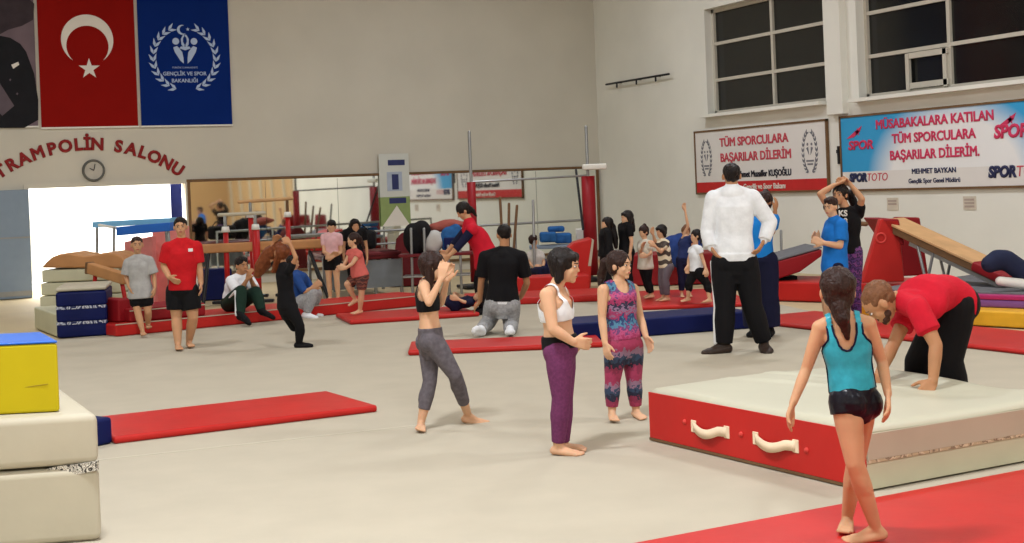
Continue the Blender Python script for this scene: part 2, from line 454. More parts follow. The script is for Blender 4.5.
    def hair(s, style='short', m=HAIR, vx=None, chain=None):
        c = s.T['hd']; q = s.q; R, F, U = s.hr, s.hf, s.hu; ax = (R, F, U); b = MB()
        P3 = lambda r, f, u: c + R * r * q + F * f * q + U * u * q
        if style == 'short':
            b.ell(P3(0, -.020, .040), ax, (.082 * q, .098 * q, .084 * q)); b.ell(P3(0, -.045, -.005), ax, (.070 * q, .058 * q, .06 * q))
            b.ell(P3(0, .028, .086), ax, (.060 * q, .052 * q, .036 * q))
        elif style == 'crop':
            b.ell(P3(0, -.020, .038), ax, (.079 * q, .097 * q, .080 * q)); b.ell(P3(0, -.040, -.002), ax, (.068 * q, .058 * q, .055 * q))
        elif style == 'balding':
            b.ell(P3(0, -.034, .026), ax, (.080 * q, .074 * q, .076 * q)); b.ell(P3(0, -.045, -.01), ax, (.070 * q, .052 * q, .05 * q))
        else:
            b.ell(P3(0, -.022, .032), ax, (.089 * q, .104 * q, .094 * q)); b.ell(P3(0, -.040, -.02), ax, (.078 * q, .066 * q, .07 * q))
            if style in ('bob', 'long'):
                low = -.095 if style == 'bob' else -.26
                for r_ in (-.066, -.035, 0, .035, .066):
                    b.tube(P3(r_, -.045 + abs(r_) * .5, .02), P3(r_ * 1.05, -.055 + abs(r_) * .5, low), .036 * q, .022 * q, n=12)
                if style == 'bob':
                    for e in (-1, 1): b.tube(P3(e * .072, -.006, .02), P3(e * .074, -.006, -.08), .030 * q, .022 * q, n=12)
                    b.ell(P3(0, .055, .062), ax, (.062 * q, .034 * q, .034 * q))
        if style == 'bun':
            b.ell(P3(0, -.06, .115), ax, (.036 * q, .036 * q, .032 * q))
        if style == 'pigtails':
            for e in (-1, 1): b.chain([P3(e * .07, -.05, .0), P3(e * .098, -.06, -.05), P3(e * .092, -.05, -.15)], [.024 * q, .024 * q, .01 * q])
        if chain:
            pts = [P(*p) if not isinstance(p, Vector) else p for p in chain[0]]; b.chain(pts, [r for r in chain[1]])
        o = skinobj('hair', b, m, s.root, vx or min(s.vx, .008), 2)
        from mathutils import noise
        me = o.data; nrm = [v.normal.copy() for v in me.vertices]
        for v, n in zip(me.vertices, nrm):
            a = v.co; k = noise.noise(Vector((a.x * 42, a.y * 42, a.z * 16))) + .5 * noise.noise(Vector((a.x * 90, a.y * 90, a.z * 30)))
            v.co = a + n * k * .0065 * q
        return s
    def wear(s, name, m, torso=None, sleeve=None, legs=None, off=.012, flare=0.0, lflare=0.0, sflare=0.0, label=None, extra=None, vx=None, sides='RL', glute=True, cut=None):
        b = MB(); T, H = s.T, s.H
        if torso: s.torso(b, torso[0], torso[1], off, flare)
        if torso and torso[1] > .98: s.trap(b, off, 1.0 if sleeve else .78)
        if torso and torso[1] > .98 and sleeve: b.tube(s.chs, T['nk'] - (T['nk'] - s.chs).normalized() * .012 * H, .05 * H + off, .040 * H + off * .6, c1=False)
        for n in sides:
            if sleeve: s.limb(b, [T['sh' + n], T['el' + n], T['wr' + n]], s.armprof(), sleeve[0], sleeve[1], off, capend=False, flare=sflare, capstart=sleeve[0] == 0)
            if legs: s.limb(b, [T['hip' + n], T['kn' + n], T['an' + n]], s.legprof(), legs[0], legs[1], off, capend=False, flare=lflare, capstart=legs[0] == 0)
            if legs and legs[1] > 1.2:
                kn, an = T['kn' + n], T['an' + n]; sh = (an - kn).normalized()
                b.ell(kn * .68 + an * .32 - s.fwd * .008 * H, (s.rt, s.fwd, sh), (.030 * H + off, .034 * H + off, .075 * H), 14, 8)
            if (legs and legs[0] == 0 and glute):
                upv = (s.chs - s.pel).normalized(); lat = (T['hipR'] - T['hipL']).normalized(); frv = upv.cross(lat)
                b.ell(T['hip' + n] - frv * .022 * H - upv * .005 * H, (lat, frv, upv), (.048 * H + off, .05 * H + off, .056 * H + off), 14, 8)
        if extra: extra(b, s)
        o = skinobj(name, b, m, s.root, vx or max(s.vx, .006), 2, label)
        if cut:
            up = (s.chs - s.pel).normalized(); L = (s.chs - s.pel).length; lat = (T['shR'] - T['shL']); sw = lat.length / 2; lat = (lat - up * lat.dot(up)).normalized(); fr = up.cross(lat)
            org = Vector(s.root.location); me = o.data; bm = bmesh.new(); bm.from_mesh(me); kill = []
            wid, df, db, arm = cut
            for f in bm.faces:
                r = f.calc_center_median() + org - s.chs; t = 1 + r.dot(up) / L; x = r.dot(lat) / sw; q = r.dot(fr); dep = df if q > 0 else db
                if abs(x) < wid and t > 1.10 - dep * math.sqrt(1 - (x / wid) ** 2): kill.append(f)
                elif t > .76 and abs(x) > arm + (.30 * max(0, (.90 - t) / .14) ** 1.5 if t < .90 else 0): kill.append(f)
            bmesh.ops.delete(bm, geom=kill, context='FACES'); bm.to_mesh(me); bm.free()
        return o
    def shoes(s, m):
        for n in 'RL':
            b = MB(); s.foot(b, n, .012, shoe=True); skinobj('shoe', b, m, s.root, s.vx, 2)
        return s

# ------------------------------------------------------------------ the setting
def wallmat(name, rgb, var=.05):
    return mat(name, rgb, rough=.85, var=var, vs=.7, bump=.08, bs=60, spec=.2)
WALLB = wallmat('wall_paint_back', (204, 199, 186)); WALLR = wallmat('wall_paint_right', (232, 231, 222)); CEILM = wallmat('ceiling_paint', (225, 220, 210))
FLOORM = mat('floor_vinyl', (196, 178, 142), rough=.6, var=.05, vs=1.2)
CARPET = mat('carpet_beige', (183, 174, 156), rough=.95, var=.035, vs=2.5, bump=.25, bs=220, spec=.1)
RED = mat('vinyl_red', (188, 38, 34), rough=.42, var=.07, vs=3, bump=.12, bs=7)
REDD = mat('vinyl_dark_red', (140, 22, 30), rough=.5, var=.1, vs=3, bump=.12, bs=7)
MAROON = mat('vinyl_maroon', (105, 28, 34), rough=.5, var=.1, vs=3)
NAVY = mat('vinyl_navy', (12, 22, 76), rough=.5, spec=.15, var=.12, vs=3, bump=.12, bs=8)
BLUE = mat('vinyl_blue', (38, 100, 190), rough=.5, var=.06, vs=4)
YELLOW = mat('vinyl_yellow', (192, 174, 16), rough=.45, var=.05, vs=4, bump=.15, bs=6)
CREAM = mat('vinyl_cream', (188, 180, 160), rough=.5, var=.04, vs=3, bump=.15, bs=5)
BEIGE = mat('vinyl_beige', (198, 196, 170), rough=.6, var=.05, vs=3, bump=.15, bs=6)
WHITE = mat('white_paint', (232, 230, 224), rough=.5, var=.02)
METAL = mat('steel_tube', (150, 152, 152), rough=.35, var=.05, metal=.6)
DMETAL = mat('dark_metal', (42, 42, 45), rough=.4, var=.05, metal=.3)
REDM = mat('red_metal', (176, 30, 30), rough=.4, var=.05)
WOOD = mat('wood_light', (200, 158, 112), rough=.55, var=.12, vs=5)
LEATH = mat('tan_leather', (186, 134, 88), rough=.6, var=.1, vs=4)
BROWN = mat('brown_frame', (112, 84, 58), rough=.6, var=.1, vs=8)
BLACKM = mat('black_fabric', (22, 21, 24), rough=.8, var=.15, vs=12)
GREYP = mat('grey_panel', (134, 150, 168), rough=.55, var=.03)
CFR = mat('window_frame_white', (196, 190, 176), rough=.5, var=.03)
TORN = bands('torn_seam', [(40, 36, 34), (235, 228, 215), (90, 80, 70), (240, 235, 222), (50, 44, 40)], period=.035, axis='X', noise=3.5, scale_noise=30, interp='LINEAR')

def struct(name, mb, m, parent=None, **k):
    o = obj(name, mb, m, parent, **k)
    if parent is None: o['kind'] = 'structure'
    return o
GZ = -.012
b = MB(); b.box(((XL + XR) / 2, (YF + YB + 6) / 2, GZ - .1), (XR - XL + .6, YB + 6 - YF + .6, .2)); struct('floor', b, FLOORM)
b = MB(); b.box(((XL + XR) / 2, (YF + YB) / 2, CEIL + .1), (XR - XL + .6, YB - YF + .6, .2)); struct('ceiling', b, CEILM)
b = MB(); b.box((XL - .1, (YF + YB) / 2, CEIL / 2), (.2, YB - YF, CEIL)); struct('wall_left', b, WALLR)
b = MB(); b.box(((XL + XR) / 2, YF - .1, CEIL / 2), (XR - XL, .2, CEIL)); struct('wall_rear', b, WALLR)

# back wall with the doorway to the lit side room
DX0 = onY(30, 240, YB).x; DX1 = onY(187, 240, YB).x; DZ = onY(108, 186, YB).z
b = MB(); T_ = .25
def seg(b, x0, x1, z0, z1): b.box(((x0 + x1) / 2, YB + T_ / 2, (z0 + z1) / 2), (x1 - x0, T_, z1 - z0))
seg(b, XL, DX0, 0 + GZ, CEIL); seg(b, DX1, XR + .2, GZ, CEIL); seg(b, DX0, DX1, DZ, CEIL)
struct('wall_back', b, WALLB)
LITW = wallmat('side_room_paint', (244, 246, 248), .01)
b = MB(); x0, x1 = DX0 - 1.2, DX1 + 1.2; y0, y1 = YB + T_, YB + 4.6
b.box(((x0 + x1) / 2, y1 + .05, 1.5), (x1 - x0, .1, 3.0)); b.box((x0 - .05, (y0 + y1) / 2, 1.5), (.1, y1 - y0, 3.0)); b.box((x1 + .05, (y0 + y1) / 2, 1.5), (.1, y1 - y0, 3.0))
b.box(((x0 + x1) / 2, (y0 + y1) / 2, 3.05), (x1 - x0, y1 - y0, .1)); struct('wall_side_room', b, LITW)
area(((x0 + x1) / 2, y0 + 1.6, 2.9), x1 - x0 - .5, 2.6, 620, (.97, .98, 1), name='side_room_light')
# door frame edges
b = MB()
b.box((DX0 - .04, YB - .01, DZ / 2), (.08, .06, DZ)); b.box((DX1 + .04, YB - .01, DZ / 2), (.08, .06, DZ)); b.box(((DX0 + DX1) / 2, YB - .01, DZ + .04), (DX1 - DX0 + .16, .06, .08))
struct('trim_1', b, WALLB)
# big grey sliding door leaf left of the opening
gl = onY(-60, 240, YB).x
b = MB(); zt = onY(15, 190, YB).z
b.box(((gl + DX0) / 2, YB - .07, zt / 2), (DX0 - gl, .06, zt)); dr = struct('door_1', b, GREYP, bevel=.01)
b = MB(); b.box(((gl + DX0) / 2, YB - .105, zt * .56), (DX0 - gl, .012, .03)); b.box(((gl + DX0) / 2, YB - .105, zt * .02 + .05), (DX0 - gl, .012, .09)); obj('panel_joint', b, METAL, dr)
b = MB(); xx = onY(183, 210, YB).x; b.box((xx, YB + .6, 1.55), (.22, .06, 1.1)); o = obj('folded_mat', b, NAVY, bevel=.02, label='narrow navy panel hanging upright inside the bright doorway at its right edge', cat='mat')
b = MB(); xx = onY(34, 250, YB).x; b.box((xx + .05, YB + 1.2, .9), (.1, .3, 1.3)); obj('side_room_curtain', b, WHITE, label='pale upright screen just inside the left edge of the bright doorway', cat='screen', bevel=.01)

# right wall with two recessed window openings
def rw(u, v): p = onX(u, v, XR); return p.y, p.z
w1yL, w1zb = rw(708, 115); w1yR = rw(826, 101)[0]; w2yL = rw(859, 97)[0]; w2yR = w2yL - (w1yL - w1yR) * 1.12
w1zb = (rw(708, 115)[1] + rw(826, 101)[1]) / 2; w2zb = (rw(859, 97)[1] + rw(1024, 82)[1]) / 2
w1rows = [(rw(707, 82)[1] + rw(823, 61)[1]) / 2, (rw(707, 45)[1] + rw(823, 20)[1]) / 2]
w1zt = rw(703, 10)[1]; w2rows = [(rw(858.5, 56.7)[1] + rw(1024, 31.6)[1]) / 2, rw(856.5, 14)[1]]
w2zt = w2rows[1] + (w2rows[1] - w2rows[0])
WT = .32
b = MB()
def rseg(ya, yb, z0, z1): b.box((XR + WT / 2, (ya + yb) / 2, (z0 + z1) / 2), (WT, abs(yb - ya), z1 - z0))
rseg(YF, w2yR, GZ, CEIL); rseg(w2yR, w2yL, GZ, w2zb); rseg(w2yR, w2yL, w2zt, CEIL); rseg(w2yL, w1yR, GZ, CEIL)
rseg(w1yR, w1yL, GZ, w1zb); rseg(w1yR, w1yL, w1zt, CEIL); rseg(w1yL, YB + T_, GZ, CEIL)
struct('wall_right', b, WALLR)
GLASS = mat('night_glass', (26, 27, 26), rough=.12, var=.1, vs=2, spec=.5)
def window(n, yL, yR, z0, z1, rows, mull, extra=None):
    X = XR + .2; m = MB(); fw = .07
    m.box((X, (yL + yR) / 2, z0 + fw / 2), (.08, abs(yL - yR), fw)); m.box((X, (yL + yR) / 2, z1 - fw / 2), (.08, abs(yL - yR), fw))
    for y in (yL - fw / 2, yR + fw / 2): m.box((X, y, (z0 + z1) / 2), (.08, fw, z1 - z0))
    for y in mull: m.box((X, y, (z0 + z1) / 2), (.07, .07, z1 - z0))
    for z in rows: m.box((X, (yL + yR) / 2, z), (.065, abs(yL - yR), .06))
    if extra: extra(m, X)
    w = struct('window_%d' % n, m, CFR)
    g = MB(); g.box((X + .02, (yL + yR) / 2, (z0 + z1) / 2), (.012, abs(yL - yR), z1 - z0)); obj('pane', g, GLASS, w)
    s_ = MB(); s_.box((XR - .03, (yL + yR) / 2, z0 - .03), (.34, abs(yL - yR) + .1, .06)); obj('sill', s_, WALLR, w)
    return w
m1 = rw(765, 60)[0]
window(1, w1yL, w1yR, w1zb, w1zt, w1rows, [m1])
mm = rw(941, 60)[0]; ms = rw(903, 70)[0]
def casement(m, X):
    for y in (ms + .05, mm + .07): m.box((X - .05, y, (w2zb + w2rows[0]) / 2), (.05, .08, w2rows[0] - w2zb - .1))
    for z in (w2zb + .12, w2rows[0] - .09): m.box((X - .05, (ms + mm) / 2, z), (.05, ms - mm, .09))
window(2, w2yL, w2yR, w2zb, w2zt, w2rows, [mm, mm - (w2yL - mm)], casement)
# pilaster between the windows, running down to the sill course
b = MB(); b.box((XR - .06, (w2yL + w1yR) / 2 + .05, CEIL / 2 + 1.35), (.14, .42, CEIL - 2.7)); struct('trim_2', b, WALLR, bevel=.01)

# wooden boarding round the far right corner, seen only in the mirror
b = MB(); BOARD = bands('boarding', [(196, 160, 112), (205, 170, 124), (188, 150, 104), (214, 182, 138)], period=.42, axis='Y', noise=.25, scale_noise=3, rough=.7)
b.box((XR - .06, -1.9, 1.9), (.1, 10.0, 3.8)); b.box((XR - 3.1, YF + .06, 1.9), (6.0, .1, 3.8)); wb = struct('wall_boarding', b, BOARD)
for k in range(6):
    b = MB(); pts = []
    for i in range(9):
        z = .1 + i * .44; pts.append(Vector((XR - .13, 2.6 - k * 1.7 - .9 * (z / 3.8) ** 1.6, z)))
    b.chain(pts, [.07] * 9); obj('curved_rib', b, CREAM, wb, smooth=True)

# beige exercise carpet
cp = [G(-420, 365), G(30, 342), G(455, 303), G(760, 300), G(860, 322), G(1024, 347), G(1300, 400), G(1600, 900), W(1.2, 3.5, 0), W(-3.5, 3.5, 0)]
b = MB(); b.prism([p + UP * GZ for p in cp], (0, 0, -GZ)); o = obj('exercise_carpet', b, CARPET, label='large beige sprung exercise carpet covering the middle of the hall floor', cat='carpet')
# carpet joints: thin flush tape strips
def strip(a, c, w=.03):
    p, q = G(*a), G(*c); d = (q - p).normalized(); n = Vector((-d.y, d.x, 0)) * w / 2
    b = MB(); b.prism([p - n, q - n, q + n, p + n], (0, 0, .002)); return b
TAPE = mat('carpet_tape', (190, 182, 164), rough=.8, var=.03)
obj('carpet_joint', strip((98, 460), (430, 424)), TAPE, o)

# ------------------------------------------------------------------ mats
def slab(name, a, c, h, back=None, depth=None, z0=0.0, m=RED, bev=.025, label=None, cat='mat', group=None, parent=None, ext=(0, 0)):
    """mat from its front base edge a-c (ground pixels at height z0), going away by depth (or as far as pixel back on its top)"""
    p, q = G(a[0], a[1], z0), G(c[0], c[1], z0); d = (q - p).normalized(); p = p - d * ext[0]; q = q + d * ext[1]
    n = Vector((-d.y, d.x, 0))
    if back: r = G(back[0], back[1], z0 + h); depth = (r - p).dot(n)
    b = MB(); b.prism([p, q, q + n * depth, p + n * depth], (0, 0, h))
    return obj(name, b, m, parent, bevel=bev, label=label, cat=cat, group=group), (p, q, n, depth)
def edge_line(par, fr, z, m=CREAM, h=.012, out=.004):
    p, q, n, dep = fr; b = MB(); b.prism([p - n * out, q - n * out, q + n * .005, p + n * .005], (0, 0, h))
    for v in b.v: v.z += z
    return obj('seam', b, m, par)
o, fr = slab('gym_mat', (114, 444.5), (378, 412), .055, back=(336, 389.5), label='long thin red mat lying alone on the carpet at left front', group=None, bev=.02)
b = MB(); p, q, n, dep = fr
o, fr = slab('gym_mat', (97, 447), (113.5, 443.5), .19, depth=1.15, m=NAVY, ext=(.9, 0), label='thick navy mat behind the white crash mats, abutting the long red mat')
o, fr = slab('gym_mat', (408, 356), (604, 347.5), .06, back=(600, 333), label='thin red mat on the carpet behind the girl in grey leggings')
o, fr = slab('gym_mat', (350, 325), (480, 316.5), .06, back=(421, 308), label='light red mat in front of the long red mat, under the girl in pink')
o, fr = slab('gym_mat', (116, 337), (436, 304.5), .155, depth=1.0, m=RED, label='long red mat across the back edge of the carpet at left', ext=(0, .0))
edge_line(o, fr, .146)
o, fr = slab('gym_mat', (130, 322.5), (206, 315.5), .17, depth=.9, z0=.157, m=REDD, label='dark red mat lying on the long red mat behind the boys'); edge_line(o, fr, .14)
o, fr = slab('gym_mat', (462, 307), (612, 301), .1, depth=1.3, m=RED, label='red mat behind the kneeling man, running to the queue of children')
o, fr = slab('gym_mat', (500, 295), (590, 291), .26, depth=.6, m=RED, label='raised red mat behind the girl in purple leggings')
o, fr = slab('gym_mat', (568, 342.5), (753.5, 328.5), .2, back=(660, 310.5), m=NAVY, label='long navy blue mat behind the patterned girl, ending at the man in the hoodie')
o, fr = slab('gym_mat', (628, 311), (742, 307), .06, depth=2.6, m=RED, ext=(0, .1), label='red floor mat under the queue of small children')
o, fr = slab('gym_mat', (630, 286), (748, 283), .5, depth=1.2, m=REDD, label='tall dark red mat block behind the queue of children')
o, fr = slab('gym_mat', (738, 322), (876, 338), .05, depth=1.15, m=RED, ext=(0, 3.4), label='flat red mat along the right edge of the carpet behind the bending man')
o, fr = slab('gym_mat', (790, 315), (1024, 328.5), .17, depth=1.6, m=mat('vinyl_amber', (226, 172, 48), rough=.45), ext=(-.9, 1.5), label='amber yellow mat edge beside the wall at far right')
PURP = mat('vinyl_purple', (128, 84, 150), rough=.45); MAG = mat('vinyl_magenta', (176, 48, 110), rough=.45)
o, fr = slab('gym_mat', (880, 303.5), (1024, 309), .09, depth=2.6, z0=.17, m=PURP, ext=(.2, 1.5), label='lilac layered mat on the yellow mat below the ramp')
b = MB(); p, q, n, dep = fr; b.prism([p - n * .004 + UP * .09, q - n * .004 + UP * .09, q + n * dep + UP * .09, p + n * dep + UP * .09], (0, 0, .05)); obj('magenta_layer', b, MAG, o, bevel=.01, label='magenta top layer')
b = MB(); b.prism([p + n * .12 + UP * .14, q + n * .12 + UP * .14, q + n * dep + UP * .14, p + n * dep + UP * .14], (0, 0, .015)); obj('carpet_top', b, mat('grey_carpet', (112, 112, 116), rough=.9), o, label='grey carpeted top')
o, fr = slab('gym_mat', (752, 300), (850, 303), .26, depth=1.1, m=RED, ext=(0, .8), label='thick red mat behind the blue shirted boy')
o, fr = slab('gym_mat', (690, 539), (1024, 475), .03, depth=1.0, m=RED, ext=(3, 2.5), bev=.01, label='wide red mat filling the right front corner under the turquoise girl'); 
# the wide front mat runs toward the camera: rebuild it in that direction
bpy.data.objects.remove(o)
p, q, n, dep = fr; b = MB(); b.prism([p, p - n * 2.4, q - n * 2.4, q], (0, 0, .035))
obj('gym_mat', b, RED, bevel=.012, label='wide red mat filling the right front corner under the turquoise girl', cat='mat')
# folded red wedge behind
def wedge(name, pts, thick, m, label, cat='mat', **k):
    b = MB(); b.prism(pts, thick); return obj(name, b, m, bevel=.02, label=label, cat=cat, **k)
dd = D(790, 300); a0 = P(772, 281, dd); a1 = P(772, 263, dd); a2 = P(822, 249, dd); a3 = P(822, 256, dd); a4 = P(800, 272, dd)
wd_ = wedge('incline_mat', [a0, a1, a2, a3, a4], FV * 1.1, REDD, 'dark red incline wedge with grey top right of the man in the hoodie')
b = MB(); b.prism([a1 + UP * .012, a2 + UP * .012, a2 + UP * .03, a1 + UP * .03], FV * 1.1); obj('grey_top', b, mat('grey_carpet', (112, 112, 116)), wd_)
lw = MB(); base = P(796, 275, dd + .5); lw.prism([Vector((p.x, p.y, .26)) for p in (a0 + FV * .2, a4 + FV * .2, a4 + FV * .9, a0 + FV * .9)], (0, 0, max(.05, a0.z - .26 + .02))); obj('wedge_support', lw, BLACKM, wd_)

# navy upright block behind the seated man, etc.
o, fr = slab('gym_mat', (199, 301), (233, 299), .52, depth=.5, m=NAVY, label='navy blue upright mat behind the seated man in white')
o, fr = slab('gym_mat', (516, 277), (556, 275), .28, depth=.8, m=NAVY, label='small navy mat beside the raised red mat at the mirror')

# pile of folded navy mats with white tops at left
D_ = D(58, 338); p, q = G(57, 338.5), G(108, 335.5); d = (q - p).normalized(); n = Vector((-d.y, d.x, 0)); H_ = ZAT(80, 291, D_)
NT = bands('frayed_seam', [(225, 225, 232), (24, 34, 82), (200, 205, 220), (24, 34, 82)], period=.11, axis='X', noise=2.2, scale_noise=9, interp='LINEAR')
for k, nm in enumerate(('lowest', 'middle', 'topmost')):
    z0 = k * H_ / 3; b = MB(); b.prism([p + UP * z0, q + UP * z0, q + n * 1.2 + UP * z0, p + n * 1.2 + UP * z0], (0, 0, H_ / 3 - .008))
    o = obj('folded_mat', b, NAVY, bevel=.03, label='navy folded mat, %s of the pile of three left of the boy in grey' % nm, cat='mat', group='navy folded mats in a pile')
    if k < 2:
        b = MB(); z = z0 + H_ / 3 - .03; b.prism([p - n * .006 + d * .04 + UP * z, q - n * .006 - d * .04 + UP * z, q + n * .01 + UP * z, p + n * .01 + UP * z], (0, 0, .035)); obj('torn_edge', b, NT, o, label='frayed white torn edge')
b = MB(); b.prism([p + UP * H_ + n * .02, q + UP * H_ + n * .02, q + n * 1.2 + UP * H_, p + n * 1.2 + UP * H_], (0, 0, .05)); obj('gym_mat', b, CREAM, bevel=.02, label='cream mat lying on top of the pile of navy folded mats', cat='mat')
o, fr = slab('gym_mat', (36, 329), (57, 337.5), .3, depth=.9, m=BEIGE, ext=(.1, -.06), label='low beige mat left of the pile of navy folded mats')

# vaulting trestle with humped tan top, behind the pile
Dv = D(60, 338) + 2.6; x0 = P(38, 290, Dv); x1 = P(124, 290, Dv)
def PZ(u, v, d, dx=0): return P(u, v, d)
root = empty('vaulting_box', Vector(((x0.x + x1.x) / 2, (x0.y + x1.y) / 2, 0)), 'beige layered vaulting box with a humped tan leather top at left', 'vaulting box')
zt = ZAT(80, 268, Dv)
for k in range(4):
    z0 = zt * k / 4; b = MB(); i0 = .02 * k; aa = (x1 - x0); aa.z = 0; aa.normalize()
    pa = Vector((x0.x, x0.y, z0)) + aa * i0; pb = Vector((x1.x, x1.y, z0)) - aa * i0
    b.prism([pa, pb, pb + FV * .8, pa + FV * .8], (0, 0, zt / 4 - .012)); obj('box_layer', b, BEIGE, root, bevel=.02)
prof = [(41, 268), (46, 262), (52, 257), (60, 254), (68, 253), (76, 254.5), (84, 256), (92, 255), (100, 253.5), (108, 252.5), (116, 253.5), (122, 257), (126, 263), (127, 268)]
b = MB(); b.prism([P(u, v, Dv - .03) for u, v in prof], FV * .86); obj('padded_top', b, LEATH, root, bevel=.03, label='humped tan leather top')
# low tan beam end + red base
dB = D(60, 338) + 2.2; b = MB(); p0 = P(90, 268, dB); p1 = P(126, 279, dB - .5); v_ = (p1 - p0).normalized(); sd = v_.cross(UP).normalized(); uu = sd.cross(v_)
root = empty('balance_beam', Vector((p0.x, p0.y, 0)), 'short tan sloping balance beam with a red foot, left of the boy in grey', 'balance beam')
b.box((p0 + p1) / 2, ((p1 - p0).length, .12, .16), (v_, sd, uu)); obj('beam', b, LEATH, root, bevel=.02)
b = MB(); b.box(p0 + v_ * .02 - v_ * .03, (.05, .13, .17), (v_, sd, uu)); obj('end_cap', b, BROWN, root, bevel=.01)
b = MB(); c = (p0 + p1) / 2
for e in (-.28, .3): b.tube(c + v_ * e, Vector((c.x, c.y, 0)) + Vector((v_.x, v_.y, 0)).normalized() * e * 1.5 + UP * .03, .03)
obj('support', b, REDM, root, smooth=True)
o, fr = slab('gym_mat', (119, 322.5), (132, 321), .30, depth=.5, z0=.157, m=REDD, label='small stacked dark red mat block just left of the boy in grey'); 

# blue topped table by the doorway
dT = D(60, 338) + 3.6
root = empty('spotting_table', W(-6.5, dT, 0), 'blue and white padded high table standing before the bright doorway', 'table')
root.location = Vector((P(140, 260, dT).x, P(140, 260, dT).y, 0))
b = MB(); b.prism([P(116, 236, dT), P(116, 227, dT), P(170, 222.5, dT), P(170, 231, dT)], FV * .5); obj('padded_top', b, BLUE, root, bevel=.01, label='blue front pad')
b = MB(); b.prism([P(92, 228, dT + .7), P(92, 222, dT + .7), P(170, 218, dT + .7), P(170, 223, dT + .7)], FV * .5); obj('padded_top', b, mat('light_blue_pad', (120, 180, 220)), root, bevel=.01, label='light blue rear pad')
b = MB(); b.prism([P(98, 226, dT + .4), P(98, 224, dT + .4), P(118, 227.5, dT + .1), P(118, 230, dT + .1)], FV * .12); obj('white_edge', b, WHITE, root)
for (u1, u2, e) in ((114, 110, 0), (168, 172, 0), (97, 94, 1.0), (166, 168, 1.0)):
    b = MB(); p0 = P(u1, 228, dT + .1 + e); p1 = P(u2, 240, dT + .1 + e); p1.z = 0; b.tube(p0, p1, .022); obj('leg', b, METAL, root, smooth=True)
PINK = mat('faded_pink_vinyl', (232, 140, 136), rough=.5)
for lab, us, vt, e in (('faded pink upright mat under the blue table, behind the boy in grey', (124, 152), 236, 1.5), ('pinkish slanting mat behind the boy in the red shirt', (152, 186), 226, 1.9)):
    b = MB(); p0 = P(us[0], vt + 6, dT + e); p1 = P(us[1], vt, dT + e); b.prism([Vector((p0.x, p0.y, 0)), p0, p1, Vector((p1.x, p1.y, 0))], FV * .25); obj('gym_mat', b, PINK, bevel=.02, label=lab, cat='mat')

# white crash mats and the yellow block at left front
dW = 7.05
zt = ZAT(98, 413, dW); zs = ZAT(98, 464, dW)
pr = P(98, 413, dW); pl = P(-70, 419, dW - .15); AW = G(60, 386, zt) - pr; AW.z = 0; AW = AW.normalized()
def pile(z0, z1, l, dep, name, m, bev, label, cat, seamz=None):
    b = MB(); a = Vector((pl.x, pl.y, z0)); c = Vector((pr.x, pr.y, z0)); b.prism([a, c, c + AW * dep, a + AW * dep], (0, 0, z1 - z0))
    return obj(name, b, m, bevel=bev, seg=3, label=label, cat=cat)
o = pile(0, zs - .012, 0, 1.2, 'crash_mat', CREAM, .04, 'thick white crash mat, lower of the two stacked at left front', 'crash mat')
o2 = pile(zs, zt, 0, 1.2, 'crash_mat', CREAM, .04, 'white crash mat, upper of the two stacked at left front', 'crash mat')
b = MB(); a = P(36, 473, dW - .012); c = P(97.5, 464.5, dW - .006)
pts = [P(36, 474, dW - .02), P(50, 468, dW - .02), P(60, 466, dW - .02), P(75, 464.5, dW - .02), P(97, 461.5, dW - .02), P(97, 470.5, dW - .02), P(80, 474, dW - .02), P(60, 476, dW - .02), P(45, 477, dW - .02)]
b.prism(pts, FV * .03); obj('torn_seam', b, TORN, o2, label='frayed torn seam showing dark foam')
b = MB(); b.chain([P(-20, 486, dW - .13), P(10, 481, dW - .06), P(40, 476, dW - .03)], [.006, .007, .008]); obj('split_seam', b, BLACKM, o2, smooth=True)
dY = dW + .08; z0 = zt + .002
yl = P(-60, 340, dY - .05); yr = P(57.5, 343, dY); ztY = yr.z; ztB = ZAT(57, 328, dY + .0)
zs2 = z0 + (ztY - z0)
top_z = ZAT(58, 343, dY)
b = MB(); a = Vector((yl.x, yl.y, z0)); c = Vector((yr.x, yr.y, z0)); b.prism([a, c, c + AW * .6, a + AW * .6], (0, 0, top_z - z0))
o = obj('foam_block', b, YELLOW, bevel=.015, label='yellow foam block with a blue top on the white crash mats', cat='foam block')
b = MB(); b.prism([a + UP * (top_z - z0), c + UP * (top_z - z0), c + AW * .6 + UP * (top_z - z0), a + AW * .6 + UP * (top_z - z0)], (0, 0, .012)); obj('blue_top', b, mat('vinyl_bright_blue', (42, 98, 190), rough=.45), o, bevel=.006, label='blue top face')
b = MB(); b.chain([P(-5, 389, dY - .02), P(20, 388, dY - .012), P(48, 384, dY - .008)], [.003, .004, .002]); obj('crease', b, mat('yellow_crease', (150, 130, 30)), o, smooth=True)

